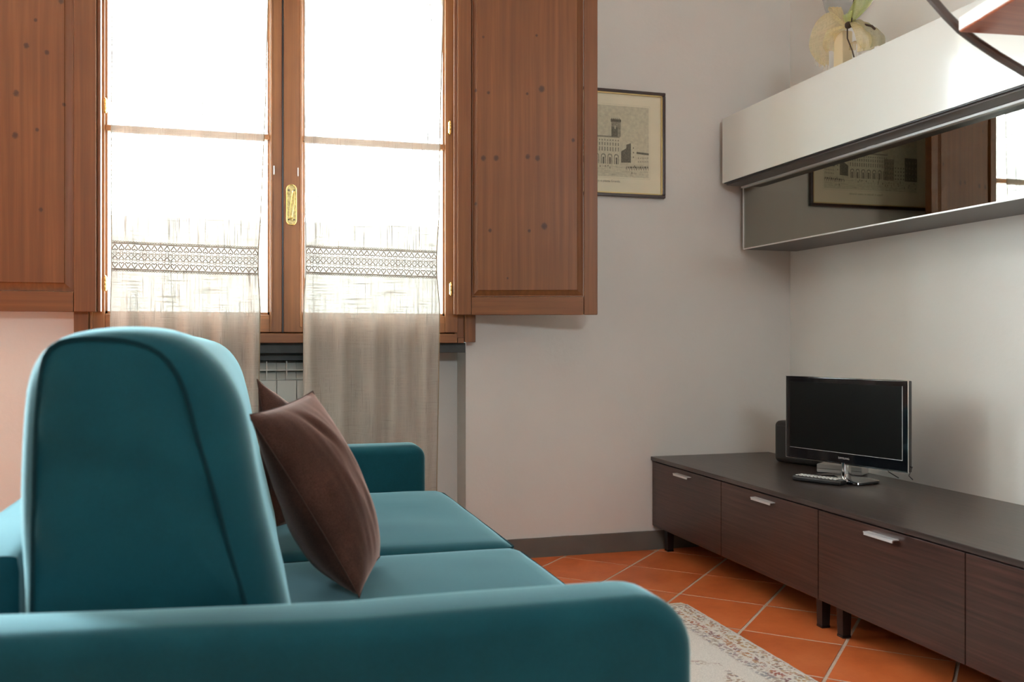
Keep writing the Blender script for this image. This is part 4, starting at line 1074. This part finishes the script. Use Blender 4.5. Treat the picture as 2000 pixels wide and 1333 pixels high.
for k in range(1, 19):
    y = YN+.104+(Yfar-.14-YN-.104)*k/18; f = k/18
    rr0 = [Vector((p.x+.006*noise.noise(Vector((y*2.2, p.y*5, 3)))*(1 if p.x > -.1 else .4), p.y-.010*f+.005*noise.noise(Vector((y*2, p.x*3, 9))))) for p in Mr]
    Rs.append(ringpts(rr0, y))
last = [Vector((p.x, p.z)) for p in Rs[-1]]
cM = sum(last, Vector((0, 0)))/NN
for a in (25, 50, 75, 90):
    r_ = math.radians(a); Rs.append(ringpts([cM+(p-cM)*(1-.16*(1-math.cos(r_))) for p in last], Yfar-.14+.10*math.sin(r_)))
Rs.append(ringpts([cM+(p-cM)*.4 for p in last], Yfar)); Rs.append(ringpts([cM+(p-cM)*.03 for p in last], Yfar))
# soft creases on the end panel
for r_ in Rs[:8]:
    for p in r_:
        p.y += .010*noise.noise(Vector((p.x*3.5, p.z*13, 1)))+.004*noise.noise(Vector((p.x*8, p.z*30, 4)))
bk.rings(Rs)
back = bk.build('backrest', M_teal, sofa, sm=60)
MB().tube([Vector((p.x, YN-.001, p.y)) for p in Sr], .0028, 6, caps=False).build('seam', M_tealseam, back)
MB().tube([Vector((cS.x+(p.x-cS.x)*.978, YN-.0045, cS.y+(p.y-cS.y)*.982)) for p in Sr], .0016, 6, caps=False).build('seam', M_tealseam, back)

def arm(y0, y1, prof, name):
    """profile in (x,z), closed polygon; rounded along both long edges"""
    P_ = [Vector(p) for p in prof]; n = len(P_); cen = sum(P_, Vector((0, 0)))/n
    nr = []
    for i in range(n):
        a, b_ = P_[i-1], P_[(i+1) % n]; t_ = (b_-a).normalized(); q_ = Vector((t_.y, -t_.x))
        if q_.dot(P_[i]-cen) < 0: q_ = -q_
        nr.append(q_)
    r = .032; R_ = []
    for a in (0, 22, 45, 68, 90):
        s_ = math.radians(a); R_.append([Vector((p.x-q_.x*r*(1-math.sin(s_)), y0+r*(1-math.cos(s_)), p.y-q_.y*r*(1-math.sin(s_)))) for p, q_ in zip(P_, nr)])
    for a in (90, 68, 45, 22, 0):
        s_ = math.radians(a); R_.append([Vector((p.x-q_.x*r*(1-math.sin(s_)), y1-r*(1-math.cos(s_)), p.y-q_.y*r*(1-math.sin(s_)))) for p, q_ in zip(P_, nr)])
    for rg in R_:
        for p in rg: p.z += .0025*noise.noise(Vector((p.x*3, p.y*8, 2)))
    full = []
    for k in (.1, .4, .75): full.append([Vector((p.x*k+cen.x*(1-k), p.y, p.z*k+cen.y*(1-k))) for p in R_[0]])
    end = []
    for k in (.75, .4, .1): end.append([Vector((p.x*k+cen.x*(1-k), p.y, p.z*k+cen.y*(1-k))) for p in R_[-1]])
    return MB().rings(full+R_+end).build(name, M_teal, sofa, sm=50)
def armprof(xb, xf, zt, zr, rad, zbot=.06, dense=26):
    out = [(xf, zbot)]
    n = 8
    for k in range(4): out.append((xf, zbot+(zt-rad-zbot)*(k+1)/5))
    for k in range(n+1):
        a = PI/2*k/n; out.append((xf-rad+rad*math.cos(a), zt-rad+rad*math.sin(a)))
    for k in range(1, dense):
        x = xf-rad+(xb+.02-xf+rad)*k/dense; f = max(0, min(1, (.15-x)/.5)); out.append((x, zt+(zr-zt)*f))
    out += [(xb+.006, zr-.006), (xb, zr-.02)]
    for k in range(3): out.append((xb, zr-.02-(zr-.02-zbot)*(k+1)/4))
    out.append((xb, zbot)); 
    for k in range(6): out.append((xb+(xf-xb)*(k+1)/7, zbot))
    return out
arm(1.205, 1.345, armprof(-.52, .632, .533, .553, .085), 'armrest')
arm(3.295, 3.43, armprof(-.42, .638, .526, .53, .05), 'armrest')
# back beam behind the backrest
soft_box(-.43, -.302, 1.47, 3.30, .06, .60, .03, n=10).build('back_frame', M_teal, sofa)
# base under the seat and front panel
MB().box(-.42, .60, 1.35, 3.29, .06, .215, bev=.012).build('base', M_teal, sofa)
# seat cushions
def cushion(y0, y1):
    c_ = soft_box(-.02, .705, y0, y1, .205, .366, .045, crown=.014, n=22, side=.012)
    for v in c_.b.verts: v.co.z += .003*noise.noise(v.co*6)
    o = c_.build('seat_cushion', M_teal, sofa, sm=60)
    r, zt_ = .03, .361
    pts = []
    x0_, x1_, ya, yb_ = .02, .705-.012, y0+.012, y1-.012
    for cx, cy_, a0 in ((x1_-r, yb_-r, 0), (x0_+r, yb_-r, 90), (x0_+r, ya+r, 180), (x1_-r, ya+r, 270)):
        for k in range(7):
            a = math.radians(a0+15*k); pts.append(Vector((cx+r*math.cos(a), cy_+r*math.sin(a), zt_-.008)))
    MB().tube(pts+[pts[0]], .003, 6, caps=False).build('piping', M_tealseam, o)
cushion(1.352, 2.322); cushion(2.328, 3.292)
for x in (-.36, .54):
    for y in (1.26, 3.36): MB().lathe([(.022, 0), (.028, .03), (.03, .065)], (x, y, 0), 14).build('foot', M_black, sofa)

# ------------------------------------------------------------------ pillows
def pillow(name, A_, B_, C_, D_, T_, label, ear=.016):
    """A top near, B top far, C bottom far, D bottom near"""
    A_, B_, C_, D_ = map(Vector, (A_, B_, C_, D_)); cen = (A_+B_+C_+D_)/4
    nrm = (B_-D_).cross(A_-C_).normalized()
    if nrm.x < 0: nrm = -nrm
    t = thing(name, (cen.x, cen.y, min(C_.z, D_.z)), label, 'pillow', 'brown plush pillows on the sofa')
    n = 40
    def f(u, v, s_):
        pu, pv = 2*u-1, 2*v-1
        p = A_.lerp(B_, u).lerp(D_.lerp(C_, u), v)
        # edges pull in between the pointed corners
        e1_ = (B_-A_).normalized(); e2_ = (D_-A_).normalized()
        p = p - e1_*(.012*pu*(1-pv*pv)) - e2_*(.008*pv*(1-pu*pu))
        b_ = max(0, (1-abs(pu)**2.4))**.62*max(0, (1-abs(pv)**2.4))**.62
        wr = .004*noise.noise(Vector((u*5+s_*3, v*3, 1)))+.002*noise.noise(Vector((u*14, v*6, s_)))
        cr = -.008*math.exp(-((u-.42-(v-.14)*.5)/.035)**2)*math.exp(-((v-.16)/.10)**2)+.004*math.exp(-((u-.52-(v-.14)*.5)/.03)**2)*math.exp(-((v-.14)/.09)**2)
        return p + nrm*s_*((T_ if s_ > 0 else T_*(.9+.9*v))*b_+(wr+cr)*b_)
    front = MB().grid(lambda u, v: f(u, v, 1), n, n).grid(lambda u, v: f(u, v, -1), n, n)
    bmesh.ops.remove_doubles(front.b, verts=front.b.verts[:], dist=1e-5)
    front.build('cover', M_brown, t, sm=80)
    pts = [f(k/n, 0, 0) for k in range(n+1)]+[f(1, k/n, 0) for k in range(1, n+1)]+[f(1-k/n, 1, 0) for k in range(1, n+1)]+[f(0, 1-k/n, 0) for k in range(1, n)]
    MB().tube(pts+[pts[0]], .0013, 6, caps=False).build('seam', plain('brown_seam', (.06, .03, .02), .9), t)
    return t
A1 = at(484, 811, 1.76); B1 = at(611, 764, 2.10); D1 = onZ(702, 1168, .385); C1 = onZ(742, 1088, .395)
pillow('throw_pillow', A1, B1, C1, D1, .068, 'larger-looking brown plush pillow leaning on the backrest, nearest the camera')
A3 = at(502, 741, 2.50); D3 = Vector((.075, 2.46, .42)); C3 = Vector((.31, 2.72, .40)); B3 = Vector((.20, 2.80, .66))
pillow('throw_pillow', A3, B3, C3, D3, .06, 'second brown plush pillow, mostly hidden behind the near one, pointed corner up')
